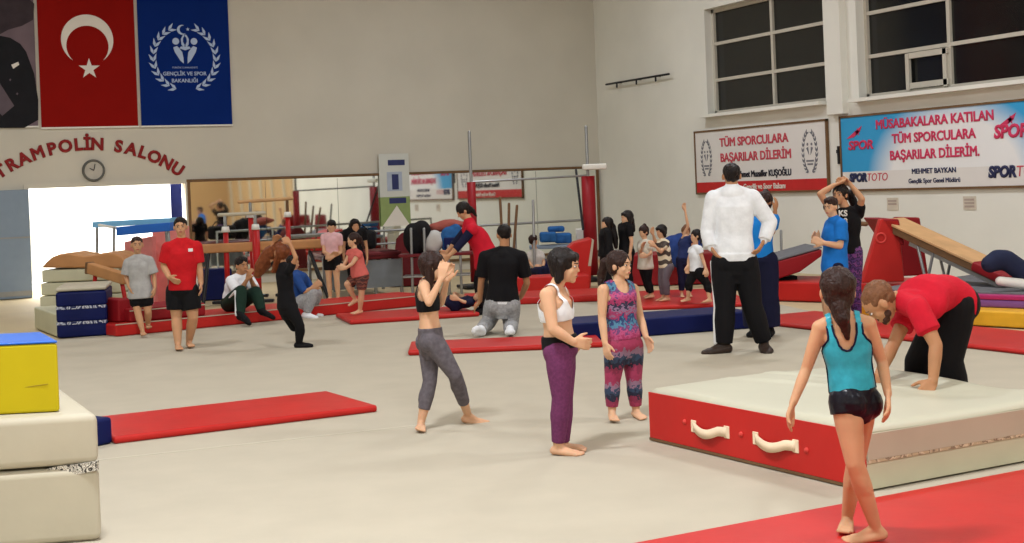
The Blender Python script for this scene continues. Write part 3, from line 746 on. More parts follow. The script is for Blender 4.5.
# big red and cream crash mat with strap handles
A_ = G(651, 440.5); B_ = G(868, 492.5); ab = (B_ - A_); LAB = ab.length; ab.normalize(); nn = Vector((-ab.y, ab.x, 0)); LN = 1.70; HM = ZAT(651, 387, D(651, 440.5))
root = empty('crash_mat', (A_ + B_) / 2 + nn * LN / 2, 'big cream topped crash mat with red side and white strap handles, under the bending man', 'crash mat')
NX, NY = 56, 50; rnd = random.Random(3)
def topz(s_, t_):
    e = min(s_, 1 - s_, t_, 1 - t_); z = HM - .035 * math.exp(-e / .012)
    z += .006 * math.sin(9 * s_ + 5 * t_) + .02 * math.exp(-((s_ - .25) ** 2 + (t_ - .5) ** 2) / .05)
    for (cs, ct, L_) in ((.22, .42, .5), (.32, .58, .45), (.12, .6, .4)):
        r = (t_ - ct) - .35 * (s_ - cs); z += .016 * math.exp(-(r / .022) ** 2) * math.exp(-((s_ - cs) / .16) ** 2)
    z -= .045 * math.exp(-((s_ - .70) ** 2 / .02 + (t_ - .80) ** 2 / .03))
    return z
b = MB(); vs = []; fs = []
for j_ in range(NY + 1):
    for i_ in range(NX + 1):
        s_, t_ = i_ / NX, j_ / NY; q = A_ + ab * LAB * s_ + nn * LN * t_; vs.append(Vector((q.x, q.y, topz(s_, t_))))
for j_ in range(NY):
    for i_ in range(NX): k = j_ * (NX + 1) + i_; fs.append((k, k + 1, k + NX + 2, k + NX + 1))
b.add(vs, fs)
per = [i_ for i_ in range(NX)] + [NX + j_ * (NX + 1) for j_ in range(NY)] + [NY * (NX + 1) + i_ for i_ in range(NX, 0, -1)] + [j_ * (NX + 1) for j_ in range(NY, 0, -1)]
lo = [Vector((vs[i].x, vs[i].y, .012)) for i in per]; k0 = len(b.v); b.v += lo; m_ = len(per)
for i_ in range(m_):
    b.f.append((per[i_], k0 + i_, k0 + (i_ + 1) % m_, per[(i_ + 1) % m_])); b.mi.append(1)
b.f.append(tuple(k0 + i_ for i_ in range(m_))); b.mi.append(1)
obj('cover', b, [mat('vinyl_top_cream', (192, 189, 168), rough=.45, var=.03, vs=2, bump=.25, bs=4), BEIGE], root, smooth=False).data.polygons.foreach_set('use_smooth', [i < NX * NY for i in range(len(b.f))])
def face(s_, z, out=.0): return A_ + ab * LAB * s_ - nn * out + UP * z
b = MB(); b.prism([face(.0, .022), face(1, .022), face(1, HM - .03), face(0, HM - .03)], -nn * .008); sd_ = obj('red_side', b, RED, root, bevel=.003, label='red side panel')
b = MB(); b.prism([face(.0, .006), face(1, .006), face(1, .022), face(0, .022)], -nn * .012); obj('bottom_edge', b, BROWN, root, label='worn brown bottom edging')
def strap(u0, u1, v0, v1, parent):
    # curved webbing strap bulging off the face
    def onface(u, v):
        o_ = W(0, 0, EYE); r = P(u, v, 1) - o_; t = (A_ - o_).dot(nn) / r.dot(nn); return o_ + r * t
    p0 = onface(u0, v0); p1 = onface(u1, v1); b = MB(); N = 14; w = .058; ring = []
    vs = []
    for i_ in range(N + 1):
        t = i_ / N; c = p0 * (1 - t) + p1 * t - nn * (.008 + .022 * math.sin(PI * t)) - UP * .032 * math.sin(PI * min(1, t * 1.25)) * (1 if t < .8 else 1)
        vs += [c - UP * w / 2, c + UP * w / 2, c + UP * w / 2 - nn * .008, c - UP * w / 2 - nn * .008]
    fs = []
    for i_ in range(N):
        a = i_ * 4
        for e in range(4): fs.append((a + e, a + (e + 1) % 4, a + 4 + (e + 1) % 4, a + 4 + e))
    fs += [(3, 2, 1, 0), (N * 4, N * 4 + 1, N * 4 + 2, N * 4 + 3)]
    b.add(vs, fs); obj('handle', b, mat('webbing_cream', (236, 214, 184), rough=.8), root, smooth=True, label='cream webbing handle')
    for pp in (p0, p1):
        bb = MB(); bb.box(pp - nn * .008, (.05, .012, .075), (ab, nn, UP)); obj('handle_patch', bb, _mats['webbing_cream'], root, bevel=.003)
    return onface
of = strap(695, 728, 426, 432, root); strap(757, 797, 438, 446, root)
for (u, v) in ((686, 421.5), (742.5, 434), (808, 450)):
    b = MB(); c = of(u, v); b.tube(c - nn * .004, c - nn * .018, .017, .015, False, False); b.tube(c - nn * .018, c - nn * .022, .008, .006, False, False); obj('vent', b, mat('vent_red', (214, 70, 64)), root, smooth=True)
C_ = B_ + nn * LN
b = MB(); t0, t1 = B_ + ab * .006, C_ + ab * .006
b.prism([t0 + UP * .155, t1 + UP * .155, t1 + UP * .17, t0 + UP * .17], ab * .004)
obj('torn_seam', b, bands('side_seam', [(205, 190, 160), (120, 100, 80), (222, 206, 178), (190, 172, 140)], period=.09, axis='X', noise=3, scale_noise=18, interp='LINEAR'), root)
b = MB(); b.prism([t0 + UP * .17, t1 + UP * .17, t1 + UP * (HM - .04), t0 + UP * (HM - .04)], ab * .006); obj('side_flap', b, CREAM, root, bevel=.003, label='cream flap over the beige side')

# ------------------------------------------------------------------ mirror and what hangs on the back wall
MXL, MXR = onY(191, 230, YB).x, onY(598, 230, YB).x; MZ = (onY(192, 182.7, YB).z + onY(576, 168, YB).z) / 2
MIR = bpy.data.materials.new('mirror_glass'); MIR.use_nodes = True; q = MIR.node_tree.nodes['Principled BSDF']; q.inputs['Metallic'].default_value = 1; q.inputs['Roughness'].default_value = .03; q.inputs['Base Color'].default_value = (.9, .93, .9, 1)
b = MB(); b.box(((MXL + MXR) / 2, YB - .02, (MZ + .2) / 2), (MXR - MXL, .02, MZ - .2)); mi = obj('wall_mirror', b, MIR, label='long wood framed mirror along the back wall', cat='mirror')
b = MB(); fz = .055
b.box(((MXL + MXR) / 2, YB - .035, MZ + .02), (MXR - MXL + .12, .05, fz)); b.box(((MXL + MXR) / 2, YB - .035, .2), (MXR - MXL + .12, .05, fz))
for x in (MXL - .02, MXR + .02): b.box((x, YB - .035, (MZ + .2) / 2), (fz, .05, MZ - .2))
obj('frame', b, BROWN, mi, bevel=.008)
for k in range(1, 6):
    b = MB(); x = MXL + (MXR - MXL) * k / 6; b.box((x, YB - .031, (MZ + .2) / 2), (.006, .004, MZ - .25)); obj('mirror_joint', b, DMETAL, mi)

def BW(u, v, off=0.0): p = onY(u, v, YB); return Vector((p.x, YB - off, p.z))
AX, AZ = Vector((1, 0, 0)), Vector((0, 0, 1)); NB = Vector((0, -1, 0))
def flat(b, pts2, o, ax, ay, th):
    """2-D outline laid on a wall, extruded toward the room"""
    n = ax.cross(ay); b.prism([o + ax * x + ay * y for x, y in pts2], n * th); return b
FRED = mat('flag_red', (140, 22, 18), rough=.85, spec=.04, var=.04, vs=2); FBLUE = mat('flag_blue', (15, 42, 112), rough=.85, spec=.04, var=.05, vs=2); FWHITE = mat('flag_white', (226, 220, 212), rough=.7, var=.02)
ztop = 6.3
def wallbanner(u0, u1, m, label, name='flag_banner', cat='banner'):
    a = BW(u0, 128.5); c = BW(u1, 124.8 if u1 > 200 else 128); z0 = (a.z + c.z) / 2; b = MB()
    b.box(((a.x + c.x) / 2, YB - .02, (z0 + ztop) / 2), (c.x - a.x, .03, ztop - z0)); o = obj(name, b, m, label=label, cat=cat)
    for z in (z0 + .015, ztop - .015):
        bb = MB(); bb.box(((a.x + c.x) / 2, YB - .024, z), (c.x - a.x + .02, .03, .03)); obj('batten', bb, WHITE, o)
    return o, a.x, c.x, z0
def crescent(cx, cz, R, r, off, n=40, a0=0.0):
    """outline of a crescent opening along angle a0"""
    # circles intersect
    x = (R * R - r * r + off * off) / (2 * off); h = math.sqrt(max(0, R * R - x * x)); ta = math.atan2(h, x); tb = math.atan2(h, x - off)
    pts = [(R * math.cos(ta + (2 * PI - 2 * ta) * i / n), R * math.sin(ta + (2 * PI - 2 * ta) * i / n)) for i in range(n + 1)]
    pts += [(off + r * math.cos(-tb - (2 * PI - 2 * tb) * i / n), r * math.sin(-tb - (2 * PI - 2 * tb) * i / n)) for i in range(1, n)]
    ca, sa = math.cos(a0), math.sin(a0); return [(cx + p * ca - q_ * sa, cz + p * sa + q_ * ca) for p, q_ in pts]
def star(cx, cz, R, rot=0, k=.382):
    return [(cx + (R if i % 2 == 0 else R * k) * math.cos(rot + PI / 2 + i * PI / 5), cz + (R if i % 2 == 0 else R * k) * math.sin(rot + PI / 2 + i * PI / 5)) for i in range(10)]
# portrait banner (leftmost): a dark suited figure on a mauve grey ground
b_, xa, xc, z0 = wallbanner(-62, 38, mat('portrait_ground', (112, 96, 104), rough=.7, var=.15, vs=2), 'leftmost hanging banner with the portrait of a person in a dark suit', 'portrait_banner')
def Bp(u, v, off=.037): return BW(u, v, off)
def outl(par, name, pts, m, off=.036, th=.004, label=None):
    b = MB(); b.prism([BW(u, v, off) for u, v in pts], NB * th); return obj(name, b, m, par, label=label)
SUIT = mat('portrait_suit', (20, 20, 26), rough=.7, var=.2); SHIRTG = mat('portrait_shirt', (96, 84, 92), rough=.7, var=.1)
outl(b_, 'printed_suit', [(-50, 60), (-20, 40), (0, 36), (10, 38), (20, 44), (26, 52), (34, 74), (38, 100), (38, 120), (24, 128), (-55, 128)], SUIT)
outl(b_, 'printed_head', [(-40, -20), (-8, -25), (14, -14), (34, 4), (33, 20), (22, 26), (8, 30), (-10, 40), (-36, 30)], mat('portrait_face', (58, 48, 54), rough=.7, var=.2, vs=5), off=.037)
outl(b_, 'printed_lapel', [(-12, 46), (0, 84), (14, 106), (2, 116), (-30, 80)], SHIRTG, off=.041)
outl(b_, 'printed_handkerchief', [(11, 65), (18, 62), (19, 65), (13, 69)], FWHITE, off=.041)
for (u, v) in ((10, 80), (17, 94)): outl(b_, 'printed_button', [(u - 1.2, v), (u, v - 1.4), (u + 1.2, v), (u, v + 1.4)], SHIRTG, off=.041)
# red flag
b_, xa, xc, z0 = wallbanner(41.5, 138, FRED, 'red hanging flag banner with white crescent and star')
c = BW(88, 40); S = (BW(100, 40).x - BW(88, 40).x) / 12
# crescent opens downward with the star under it
b = MB(); flat(b, crescent(0, 0, 26 * S, 21 * S, 6.5 * S, a0=-PI / 2), BW(87, 40, .036), AX, AZ, .005); obj('crescent', b, FWHITE, b_)
b = MB(); flat(b, star(0, 0, 11 * S), BW(89, 69, .036), AX, AZ, .005); obj('star', b, FWHITE, b_)
# blue banner with emblem
b_, xa, xc, z0 = wallbanner(141.5, 232, FBLUE, 'blue hanging banner with white laurel wreath emblem of the sports ministry')
PALE = mat('emblem_pale_blue', (178, 196, 224), rough=.7, var=.02)
co = BW(184.5, 58.5, .036)
b = MB(); flat(b, crescent(0, 0, 5.2 * S, 4.3 * S, 1.9 * S, a0=.15), BW(181.5, 30, .036), AX, AZ, .004); flat(b, star(0, 0, 2.2 * S), BW(187.3, 29.5, .036), AX, AZ, .004)
obj('emblem_crescent', b, PALE, b_)
b = MB(); cen = BW(184.5, 42, .036)
for e in (-1, 1):
    flat(b, [(e * 9.6 * S + 3.6 * S * math.cos(t * PI / 8), 0.5 * S + 3.6 * S * math.sin(t * PI / 8)) for t in range(16)], cen, AX, AZ, .004)
    lb = [(e * 8.5, -4.5), (e * 12.5, -6), (e * 11, -11), (e * 5.5, -20), (e * 2.0, -23), (e * 2.2, -17), (e * 3.2, -11), (e * 6.5, -6.5)]
    lb = [(x * S, y * S) for x, y in lb]; flat(b, lb if e > 0 else lb[::-1], cen, AX, AZ, .004)
    ri = [(e * 1.2, -6), (e * 3.8, -3), (e * 4.2, 3), (e * 2, 7), (e * .3, 8), (e * .3, 6), (e * 1.8, 4), (e * 2, 0), (e * .3, -3.5)]
    ri = [(x * S, y * S) for x, y in ri]; flat(b, ri if e > 0 else ri[::-1], cen, AX, AZ, .004)
flat(b, [(-4.5 * S, -5 * S), (4.5 * S, -5 * S), (6 * S, -7 * S), (0, -9 * S), (-6 * S, -7 * S)], cen, AX, AZ, .004)
obj('emblem_figures', b, PALE, b_)
for e in (-1, 1):
    b = MB()
    for k in range(11):
        t = math.radians(-72 + k * 13.2); cx, cz = e * 33 * S * math.cos(t), 34 * S * math.sin(t); tang = t + PI / 2
        for lf in (-1, 1):
            a_ = tang + lf * .45; L = 9.5 * S
            q = [(0, 0), (L * .4, L * .16), (L, 0), (L * .4, -L * .16)]
            pts = [((cx * e + x * math.cos(a_) - y * math.sin(a_)) * e, cz + x * math.sin(a_) + y * math.cos(a_)) for x, y in q]
            flat(b, pts if e > 0 else pts[::-1], co, AX, AZ, .004)
    obj('laurel_branch', b, PALE, b_)
for s_, v_, sz, bo in (('TÜRKİYE CUMHURİYETİ', 68.5, 2.4, 0), ('GENÇLİK VE SPOR', 75.5, 5.5, .004), ('BAKANLIĞI', 82.5, 5.5, .004)):
    text('lettering', s_, PALE, b_, BW(184.5, v_, .036), AX, AZ, sz * S, bold=bo * .5)
# TRAMPOLIN SALONU in an arc
LR = mat('letter_dark_red', (138, 26, 28), rough=.5, var=.03)
p0, p1, p2 = BW(3.5, 176), BW(91, 149.5), BW(174.5, 173.5)
def circ(a, b_, c):
    ax, ay, bx, by, cx, cy = a.x, a.z, b_.x, b_.z, c.x, c.z; d = 2 * (ax * (by - cy) + bx * (cy - ay) + cx * (ay - by))
    ux = ((ax * ax + ay * ay) * (by - cy) + (bx * bx + by * by) * (cy - ay) + (cx * cx + cy * cy) * (ay - by)) / d
    uy = ((ax * ax + ay * ay) * (cx - bx) + (bx * bx + by * by) * (ax - cx) + (cx * cx + cy * cy) * (bx - ax)) / d
    return ux, uy, math.hypot(ax - ux, ay - uy)
cx, cz, R_ = circ(p0, p1, p2); th0 = math.atan2(p0.z - cz, p0.x - cx); th1 = math.atan2(p2.z - cz, p2.x - cx)
root = empty('wall_lettering', Vector((cx, YB, BW(92, 160).z)), 'dark red arched lettering TRAMPOLIN SALONU above the doorway', 'sign')
word = 'TRAMPOLİN SALONU'; wid = {'M': 1.22, 'İ': .5, ' ': .62, 'I': .5, 'N': 1.05, 'O': 1.08, 'L': .88, 'U': 1.0}
ws = [wid.get(ch, 1.0) for ch in word]; tot = sum(ws) - ws[0] / 2 - ws[-1] / 2; acc = 0
for i, ch in enumerate(word):
    if i: acc += (ws[i - 1] + ws[i]) / 2
    th = th0 + (th1 - th0) * acc / tot
    if ch == ' ': continue
    o_ = Vector((cx + R_ * math.cos(th), YB - .006, cz + R_ * math.sin(th))); ax = Vector((math.sin(th), 0, -math.cos(th))); ay = Vector((math.cos(th), 0, math.sin(th)))
    text('letter', ch, LR, root, o_, ax, ay, 17 * S, bold=.014, depth=.012)
# clock
c = BW(93.5, 170.5, 0); r = 11.3 * S
root = empty('wall_clock', c, 'round grey wall clock above the doorway under the arched letters', 'clock')
b = MB(); nseg = 36
b.tube(c, c + NB * .03, r, r, False, False, n=36); obj('face', b, mat('clock_face', (184, 180, 170), rough=.5), root)
b = MB(); vs = []; fs = []
for i in range(36):
    t = i / 36 * 2 * PI
    for rr, oo in ((r * .8, .03), (r * .84, .05), (r * .98, .05), (r * 1.03, 0)): vs.append(c + AX * rr * math.cos(t) + AZ * rr * math.sin(t) + NB * oo)
for i in range(36):
    for e in range(3): fs.append((i * 4 + e, i * 4 + e + 1, ((i + 1) % 36) * 4 + e + 1, ((i + 1) % 36) * 4 + e))
b.add(vs, fs); obj('rim', b, mat('clock_rim', (98, 98, 94), rough=.4), root, smooth=True, fix=False)
for ang, L in ((1.35, .6), (2.6, .42)):
    b = MB(); dr_ = AX * math.cos(ang) + AZ * math.sin(ang); b.box(c + NB * .036 + dr_ * r * L / 2, (r * L, .014, .006), (dr_, NB.cross(dr_), NB)); obj('hand', b, DMETAL, root)

# poster on the mirror
a = BW(377, 153.5); c = BW(407, 153.5); zb = BW(392, 226).z; zt_ = BW(392, 153.8).z; zm = BW(392, 197).z; PX = (a.x + c.x) / 2; PW = c.x - a.x
b = MB(); b.box((PX, YB - .075, (zm + zt_) / 2), (PW, .02, zt_ - zm)); po = obj('poster_board', b, mat('poster_white', (206, 208, 202), rough=.5, var=.02), label='tall white and green poster board with blue labels on the mirror', cat='poster', bevel=.006)
b = MB(); b.box((PX, YB - .076, (zm + zb) / 2), (PW * .98, .02, zm - zb)); obj('green_half', b, mat('poster_green', (142, 160, 104), rough=.6, var=.05), po)
PB = mat('poster_blue', (52, 58, 104), rough=.5)
for (v0, v1) in ((160, 165.5), (198, 203.5)):
    z1_, z0_ = BW(392, v0).z, BW(392, v1).z; b = MB(); b.box((PX + PW * .08, YB - .088, (z0_ + z1_) / 2), (PW * .56, .006, z1_ - z0_)); obj('blue_label', b, PB, po)
z1_, z0_ = BW(392, 172).z, BW(392, 191).z; b = MB(); b.box((PX + PW * .0, YB - .088, (z0_ + z1_) / 2), (PW * .5, .006, z1_ - z0_)); obj('panel', b, mat('poster_pale', (170, 180, 198)), po)
b = MB(); b.box((PX + PW * .02, YB - .093, (z0_ + z1_) / 2 - .01), (PW * .22, .006, (z1_ - z0_) * .8)); obj('picture', b, PB, po)
zb_ = BW(392, 232).z; b = MB(); flat(b, [(-PW * .46, 0), (PW * .46, 0), (PW * .04, .42)], Vector((PX, YB - .09, zb)), AX, AZ, .006); obj('white_triangle', b, FWHITE, po)

# ------------------------------------------------------------------ banners and fittings on the right wall
RX, RZ, NR = Vector((0, -1, 0)), Vector((0, 0, 1)), Vector((-1, 0, 0))
def RWp(u, v, off=0.0): p = onX(u, v, XR); return Vector((XR - off, p.y, p.z))
def rbanner(uL, uR, vt, vb, m, name, label, frame, L=None):
    a, c = RWp(uL[0], uL[1]), RWp(*uR); z1 = vt; z0 = vb; y0, y1 = a.y, (a.y - L if L else c.y)
    b = MB(); b.box((XR - .025, (y0 + y1) / 2, (z0 + z1) / 2), (.03, abs(y1 - y0), z1 - z0)); o = obj(name, b, m, label=label, cat='banner')
    f = MB(); w = .035
    for z in (z0, z1): f.box((XR - .03, (y0 + y1) / 2, z), (.05, abs(y1 - y0) + w, w))
    for y in (y0, y1): f.box((XR - .03, y, (z0 + z1) / 2), (.05, w, z1 - z0 + w))
    obj('frame', f, frame, o); return o, y0, y1
# white and red banner
z1 = (RWp(697, 132).z + RWp(829, 120).z) / 2; z0 = (RWp(698, 193.5).z + RWp(830, 190.5).z) / 2
o, y0, y1 = rbanner((697, 150), (829, 150), z1, z0, mat('banner_white', (226, 222, 218), rough=.6, var=.03, vs=1.5), 'wall_banner', 'white wall banner with red lettering and red bottom band above the man in the hoodie', BROWN)
BL, BH = abs(y1 - y0), z1 - z0; BR = mat('banner_red', (196, 44, 44), rough=.6, var=.05); LRED = mat('lettering_red', (196, 74, 88), rough=.6); LBLK = mat('lettering_black', (44, 42, 52), rough=.6); LGRY = mat('emblem_grey', (120, 120, 128), rough=.6)
b = MB(); b.box((XR - .043, (y0 + y1) / 2, z0 + BH * .075 + .02), (.006, BL - .04, BH * .17)); obj('red_band', b, BR, o)
FS = 1.0
def rt(par, s_, m, sx_, zf, size, bold=.006, align='CENTER', squeeze=1.0, shear=0.0, off=.046):
    sx_ *= FS
    return text('lettering', s_, m, par, Vector((XR - off, y0 - BL * sx_, z0 + BH * zf)), RX, RZ, size, align, bold, .003, squeeze, shear)
rt(o, 'TÜM SPORCULARA', LRED, .475, .735, .225, .006, squeeze=1.12); rt(o, 'BAŞARILAR DİLERİM', LRED, .485, .495, .225, .006, squeeze=1.06)
rt(o, 'Mehmet Muzaffer KUŞOĞLU', LBLK, .54, .24, .16, .005, squeeze=.9); rt(o, 'Gençlik ve Spor Bakanı', FWHITE, .55, .05, .14, .003, squeeze=1.0, off=.05)
def wreath(par, sx_, zf, rx, rz):
    b = MB(); cc = Vector((XR - .043, y0 - BL * sx_, z0 + BH * zf))
    for e in (-1, 1):
        for k in range(10):
            t = math.radians(-75 + k * 15); x, z = e * rx * math.cos(t), rz * math.sin(t); tg = math.atan2(rz * math.cos(t), -rx * math.sin(t)); L = rz * .26
            for lf in (-.4, .4):
                a_ = tg + lf; q = [(0, 0), (L * .4, L * .2), (L, 0), (L * .4, -L * .2)]
                pts = [(x + e * (px * math.cos(a_) - py * math.sin(a_)), z + px * math.sin(a_) + py * math.cos(a_)) for px, py in q]
                flat(b, pts if e > 0 else pts[::-1], cc, RX, RZ, .004)
    for e in (-1, 1):
        flat(b, [(e * rx * .3 + rx * .13 * math.cos(t * PI / 5), rz * .38 + rx * .13 * math.sin(t * PI / 5)) for t in range(10)], cc, RX, RZ, .004)
        q = [(e * rx * .2, rz * .25), (e * rx * .5, rz * .2), (e * rx * .1, -rz * .15)]; flat(b, q if e < 0 else q[::-1], cc, RX, RZ, .004)
    b.box(cc - RZ * rz * .42, (rx * 1.1, .03, .004), (RX, RZ, NR)); b.box(cc - RZ * rz * .58, (rx * .8, .03, .004), (RX, RZ, NR))
    obj('wreath_emblem', b, LGRY, par)
wreath(o, .095, .56, .16, .34); wreath(o, .885, .56, .19, .36)
# blue banner
z1 = (RWp(843, 118).z + RWp(1024, 99).z) / 2; z0 = (RWp(846, 190).z + RWp(1024, 187).z) / 2
yl_ = RWp(843, 150).y; LB = (yl_ - RWp(1024, 150).y) * 1.18
BB = bpy.data.materials.new('banner_sky_blue'); BB.use_nodes = True; nt = BB.node_tree; q = nt.nodes['Principled BSDF']; q.inputs['Roughness'].default_value = .55
tc = nt.nodes.new('ShaderNodeTexCoord'); mp = nt.nodes.new('ShaderNodeMapping'); mp.inputs['Location'].default_value = (0, .12, -.1); mp.inputs['Scale'].default_value = (0, 1 / 2.0, 1 / 1.35)
nt.links.new(tc.outputs['Object'], mp.inputs[0]); gr = nt.nodes.new('ShaderNodeTexGradient'); gr.gradient_type = 'SPHERICAL'; nt.links.new(mp.outputs[0], gr.inputs[0])
rp = nt.nodes.new('ShaderNodeValToRGB'); rp.color_ramp.elements[0].color = lin((42, 156, 212)); rp.color_ramp.elements[0].position = .02; rp.color_ramp.elements[1].color = lin((236, 236, 236)); rp.color_ramp.elements[1].position = .32
nt.links.new(gr.outputs['Fac'], rp.inputs['Fac']); nt.links.new(rp.outputs[0], q.inputs['Base Color'])
o, y0, y1 = rbanner((843, 150), (1024, 150), z1, z0, BB, 'wall_banner', 'light blue wall banner with pink lettering under the right window', BROWN, L=LB)
BL, BH = abs(y1 - y0), z1 - z0; FS = 1.10 / 1.18; LPNK = mat('lettering_pink', (206, 58, 96), rough=.6); LNAV = mat('lettering_navy', (46, 50, 84), rough=.6)
b = MB(); b.box((XR - .041, (y0 + y1) / 2, z0 + BH * .13), (.004, BL - .04, BH * .24)); obj('white_lower_band', b, mat('banner_white', (226, 222, 218)), o)
rt(o, 'MÜSABAKALARA KATILAN', LPNK, .50, .80, .205, .006, squeeze=1.06); rt(o, 'TÜM SPORCULARA', LPNK, .50, .60, .205, .006, squeeze=1.04); rt(o, 'BAŞARILAR DİLERİM.', LPNK, .50, .385, .205, .006, squeeze=1.0)
rt(o, 'MEHMET BAYKAN', LNAV, .50, .195, .11, .003, squeeze=1.1); rt(o, 'Gençlik Spor Genel Müdürü', LNAV, .50, .075, .10, .002, squeeze=1.0)
rt(o, 'SPOR', LPNK, .115, .55, .20, .008, squeeze=1.3, shear=.15); rt(o, 'SPOR', LPNK, .865, .58, .26, .012, squeeze=1.05, shear=.15)
for sx_, sz in ((.085, .18), (.80, .22)):
    rt(o, 'SPOR', LNAV, sx_ - .04, .12, sz, .014, 'LEFT', 1.0, .15); rt(o, 'TOTO', LRED, sx_ - .04 + sz * .55, .12, sz, -.002, 'LEFT', 1.0, .15)
for sx_ in (.10, .865):
    b = MB(); cc = Vector((XR - .043, y0 - BL * sx_ * FS, z0 + BH * .78)); flat(b, star(0, 0, .07), cc, RX, RZ, .004)
    flat(b, [(-.28, -.1), (-.05, .02), (.12, .1), (.06, .0), (-.1, -.08)], cc, RX, RZ, .004); obj('runner_emblem', b, LPNK, o)
# small fittings on the right wall
LGP = mat('faded_print', (176, 160, 150), rough=.7)
for (u, v, n_) in ((893, 204, 2), (970, 203, 3)):
    c = RWp(u, v); b = MB(); b.box(c + NR * .006, (.012, .30, .26) if False else (.012, .26, .2)); o = obj('notice_plate', b, mat('notice_paper', (208, 198, 182), rough=.7), label='small faded notice on the right wall %s' % ('near the top of the red ramp stand' if u < 930 else 'above the middle of the wooden ramp'), cat='notice')
    for k in range(n_):
        b = MB(); b.box(c + NR * .014 + RZ * (.05 - .05 * k), (.004, .2, .03)); obj('printed_line', b, LGP, o)
c = RWp(840, 155); b = MB(); b.box(c + NR * .02, (.04, .05, .3)); b.box(c + NR * .03 + RZ * .06, (.05, .06, .06)); obj('cable_clip', b, DMETAL, label='thin dark fitting on the wall between the two banners', cat='fitting')
# slim rod bracket high on the wall
p0, p1 = RWp(611, 84.5, .12), RWp(674, 74, .12)
ro = empty('wall_rod', RWp(645, 79), 'thin dark horizontal rod fixed high on the right wall near the corner', 'rod')
b = MB(); b.tube(p0, p1, .022); obj('rod', b, DMETAL, ro, smooth=True)
for t in (.18, .5, .8):
    pp = p0 * (1 - t) + p1 * t; b = MB(); b.tube(pp, pp + Vector((.12, 0, 0)), .015); b.tube(pp, pp - UP * .09, .02); obj('bracket', b, DMETAL, ro, smooth=True)

# ------------------------------------------------------------------ apparatus at the back
def bar(name, pts, r, m, par, **k):
    b = MB(); b.chain(pts, [r] * len(pts), n=12); return obj(name, b, m, par, smooth=True, **k)
def gnd(p, z=0.0): return Vector((p.x, p.y, z))
# high bar with red sleeved uprights
dH = 24.0
pL, pR = P(472, 205, dH), P(589, 205, dH + .6); tL, tR = P(470, 132, dH), P(586.5, 127, dH + .6)
root = empty('horizontal_bar', gnd((pL + pR) / 2), 'tall horizontal bar with red padded uprights in front of the mirror', 'gymnastics bar')
for p, t, d_, vv in ((pL, tL, dH, 182), (pR, tR, dH + .6, 176)):
    bar('upright', [gnd(p, .06), gnd(p, t.z)], .028, METAL, root)
    b = MB(); zt_ = ZAT(472 if p is pL else 588, vv, d_); b.tube(gnd(p, .1), gnd(p, zt_), .075 if p is pL else .12, None, False, False); obj('red_sleeve', b, REDD, root, smooth=True, label='red padded sleeve')
    b = MB(); b.box(gnd(p, .03), (.5, .5, .06)); obj('base', b, DMETAL, root, bevel=.02)
zb1 = ZAT(475, 182, dH); zb2 = ZAT(588, 175.5, dH + .6); bar('bar', [gnd(pL, zb1), gnd(pR, zb2)], .02, METAL, root)
zc = ZAT(590, 167, dH + .6); b = MB(); b.box(gnd(pR, zc) + RV * .12, (.42, .3, .1), (RV, FV, UP)); obj('top_cap', b, WALLR, root, bevel=.02, label='pale top cap')
dg = [P(576, 170, dH + 1.0), P(583, 229, dH + .4)]; bar('guy_cable', dg, .022, DMETAL, root)
# rail in front of the mirror
dR = 25.2
root = empty('guard_rail', gnd(P(430, 250, dR)), 'long low steel rail with two bars running in front of the mirror', 'rail')
a, c = P(286, 236, dR + .1), P(584, 220, dR + 1.3); bar('rail', [a, c], .024, METAL, root)
a2, c2 = P(330, 247, dR + .28), P(470, 238.5, dR + .85); bar('rail', [a2, c2], .02, METAL, root)
for t in (0, .24, .5, .76, 1): p = a * (1 - t) + c * t; bar('post', [gnd(p), p], .022, METAL, root)
# uneven bars with red posts, left of the mirror
dU = 22.5
root = empty('uneven_bars', gnd(P(255, 260, dU)), 'uneven bars with red posts and pale rails behind the seated man', 'gymnastics bars')
for (u, vt, e) in ((225, 216, 0), (255, 213.5, 0), (287, 201, 1.2), (250, 201.5, 1.2)):
    p = P(u, vt, dU + e); zr = ZAT(u, vt + 15, dU + e)
    b = MB(); b.tube(gnd(p, .05), gnd(p, zr), .062 if u == 255 else .042, None, False, False); obj('red_post', b, REDM, root, smooth=True)
    bar('inner_post', [gnd(p, zr), p], .026, METAL if u < 270 else BROWN, root)
    b = MB(); b.tube(gnd(p, zr - .02), gnd(p, zr + .07), .07, .055, False, False); obj('white_collar', b, WHITE, root, smooth=True)
    b = MB(); b.box(gnd(p, .03), (.5, .12, .05), (RV, FV, UP)); obj('base', b, DMETAL, root, bevel=.01)
bar('rail', [P(219, 215, dU), P(264, 213, dU)], .03, CREAM, root); bar('rail', [P(239, 202, dU + 1.2), P(292, 198.5, dU + 1.2)], .03, WOOD, root)
# long balance beam
dB = 21.8
root = empty('balance_beam', gnd(P(260, 260, dB)), 'long tan balance beam on dark trestle legs behind the uneven bars', 'balance beam')
p0, p1 = P(196, 245, dB + .6), P(322, 247.5, dB + 1.0); v_ = (p1 - p0); v_.z = 0; L_ = v_.length; v_.normalize(); n_ = Vector((-v_.y, v_.x, 0))
b = MB(); b.box((p0 + p1) / 2, (L_, .14, .15), (v_, n_, UP)); obj('beam', b, LEATH, root, bevel=.03)
for t in (.1, .9):
    c = p0 * (1 - t) + p1 * t
    for e in (-1, 1): bar('leg', [c - UP * .08, gnd(c, .03) + v_ * .0 + n_ * .3 * e + v_ * (.25 if t > .5 else -.12)], .03, DMETAL, root)
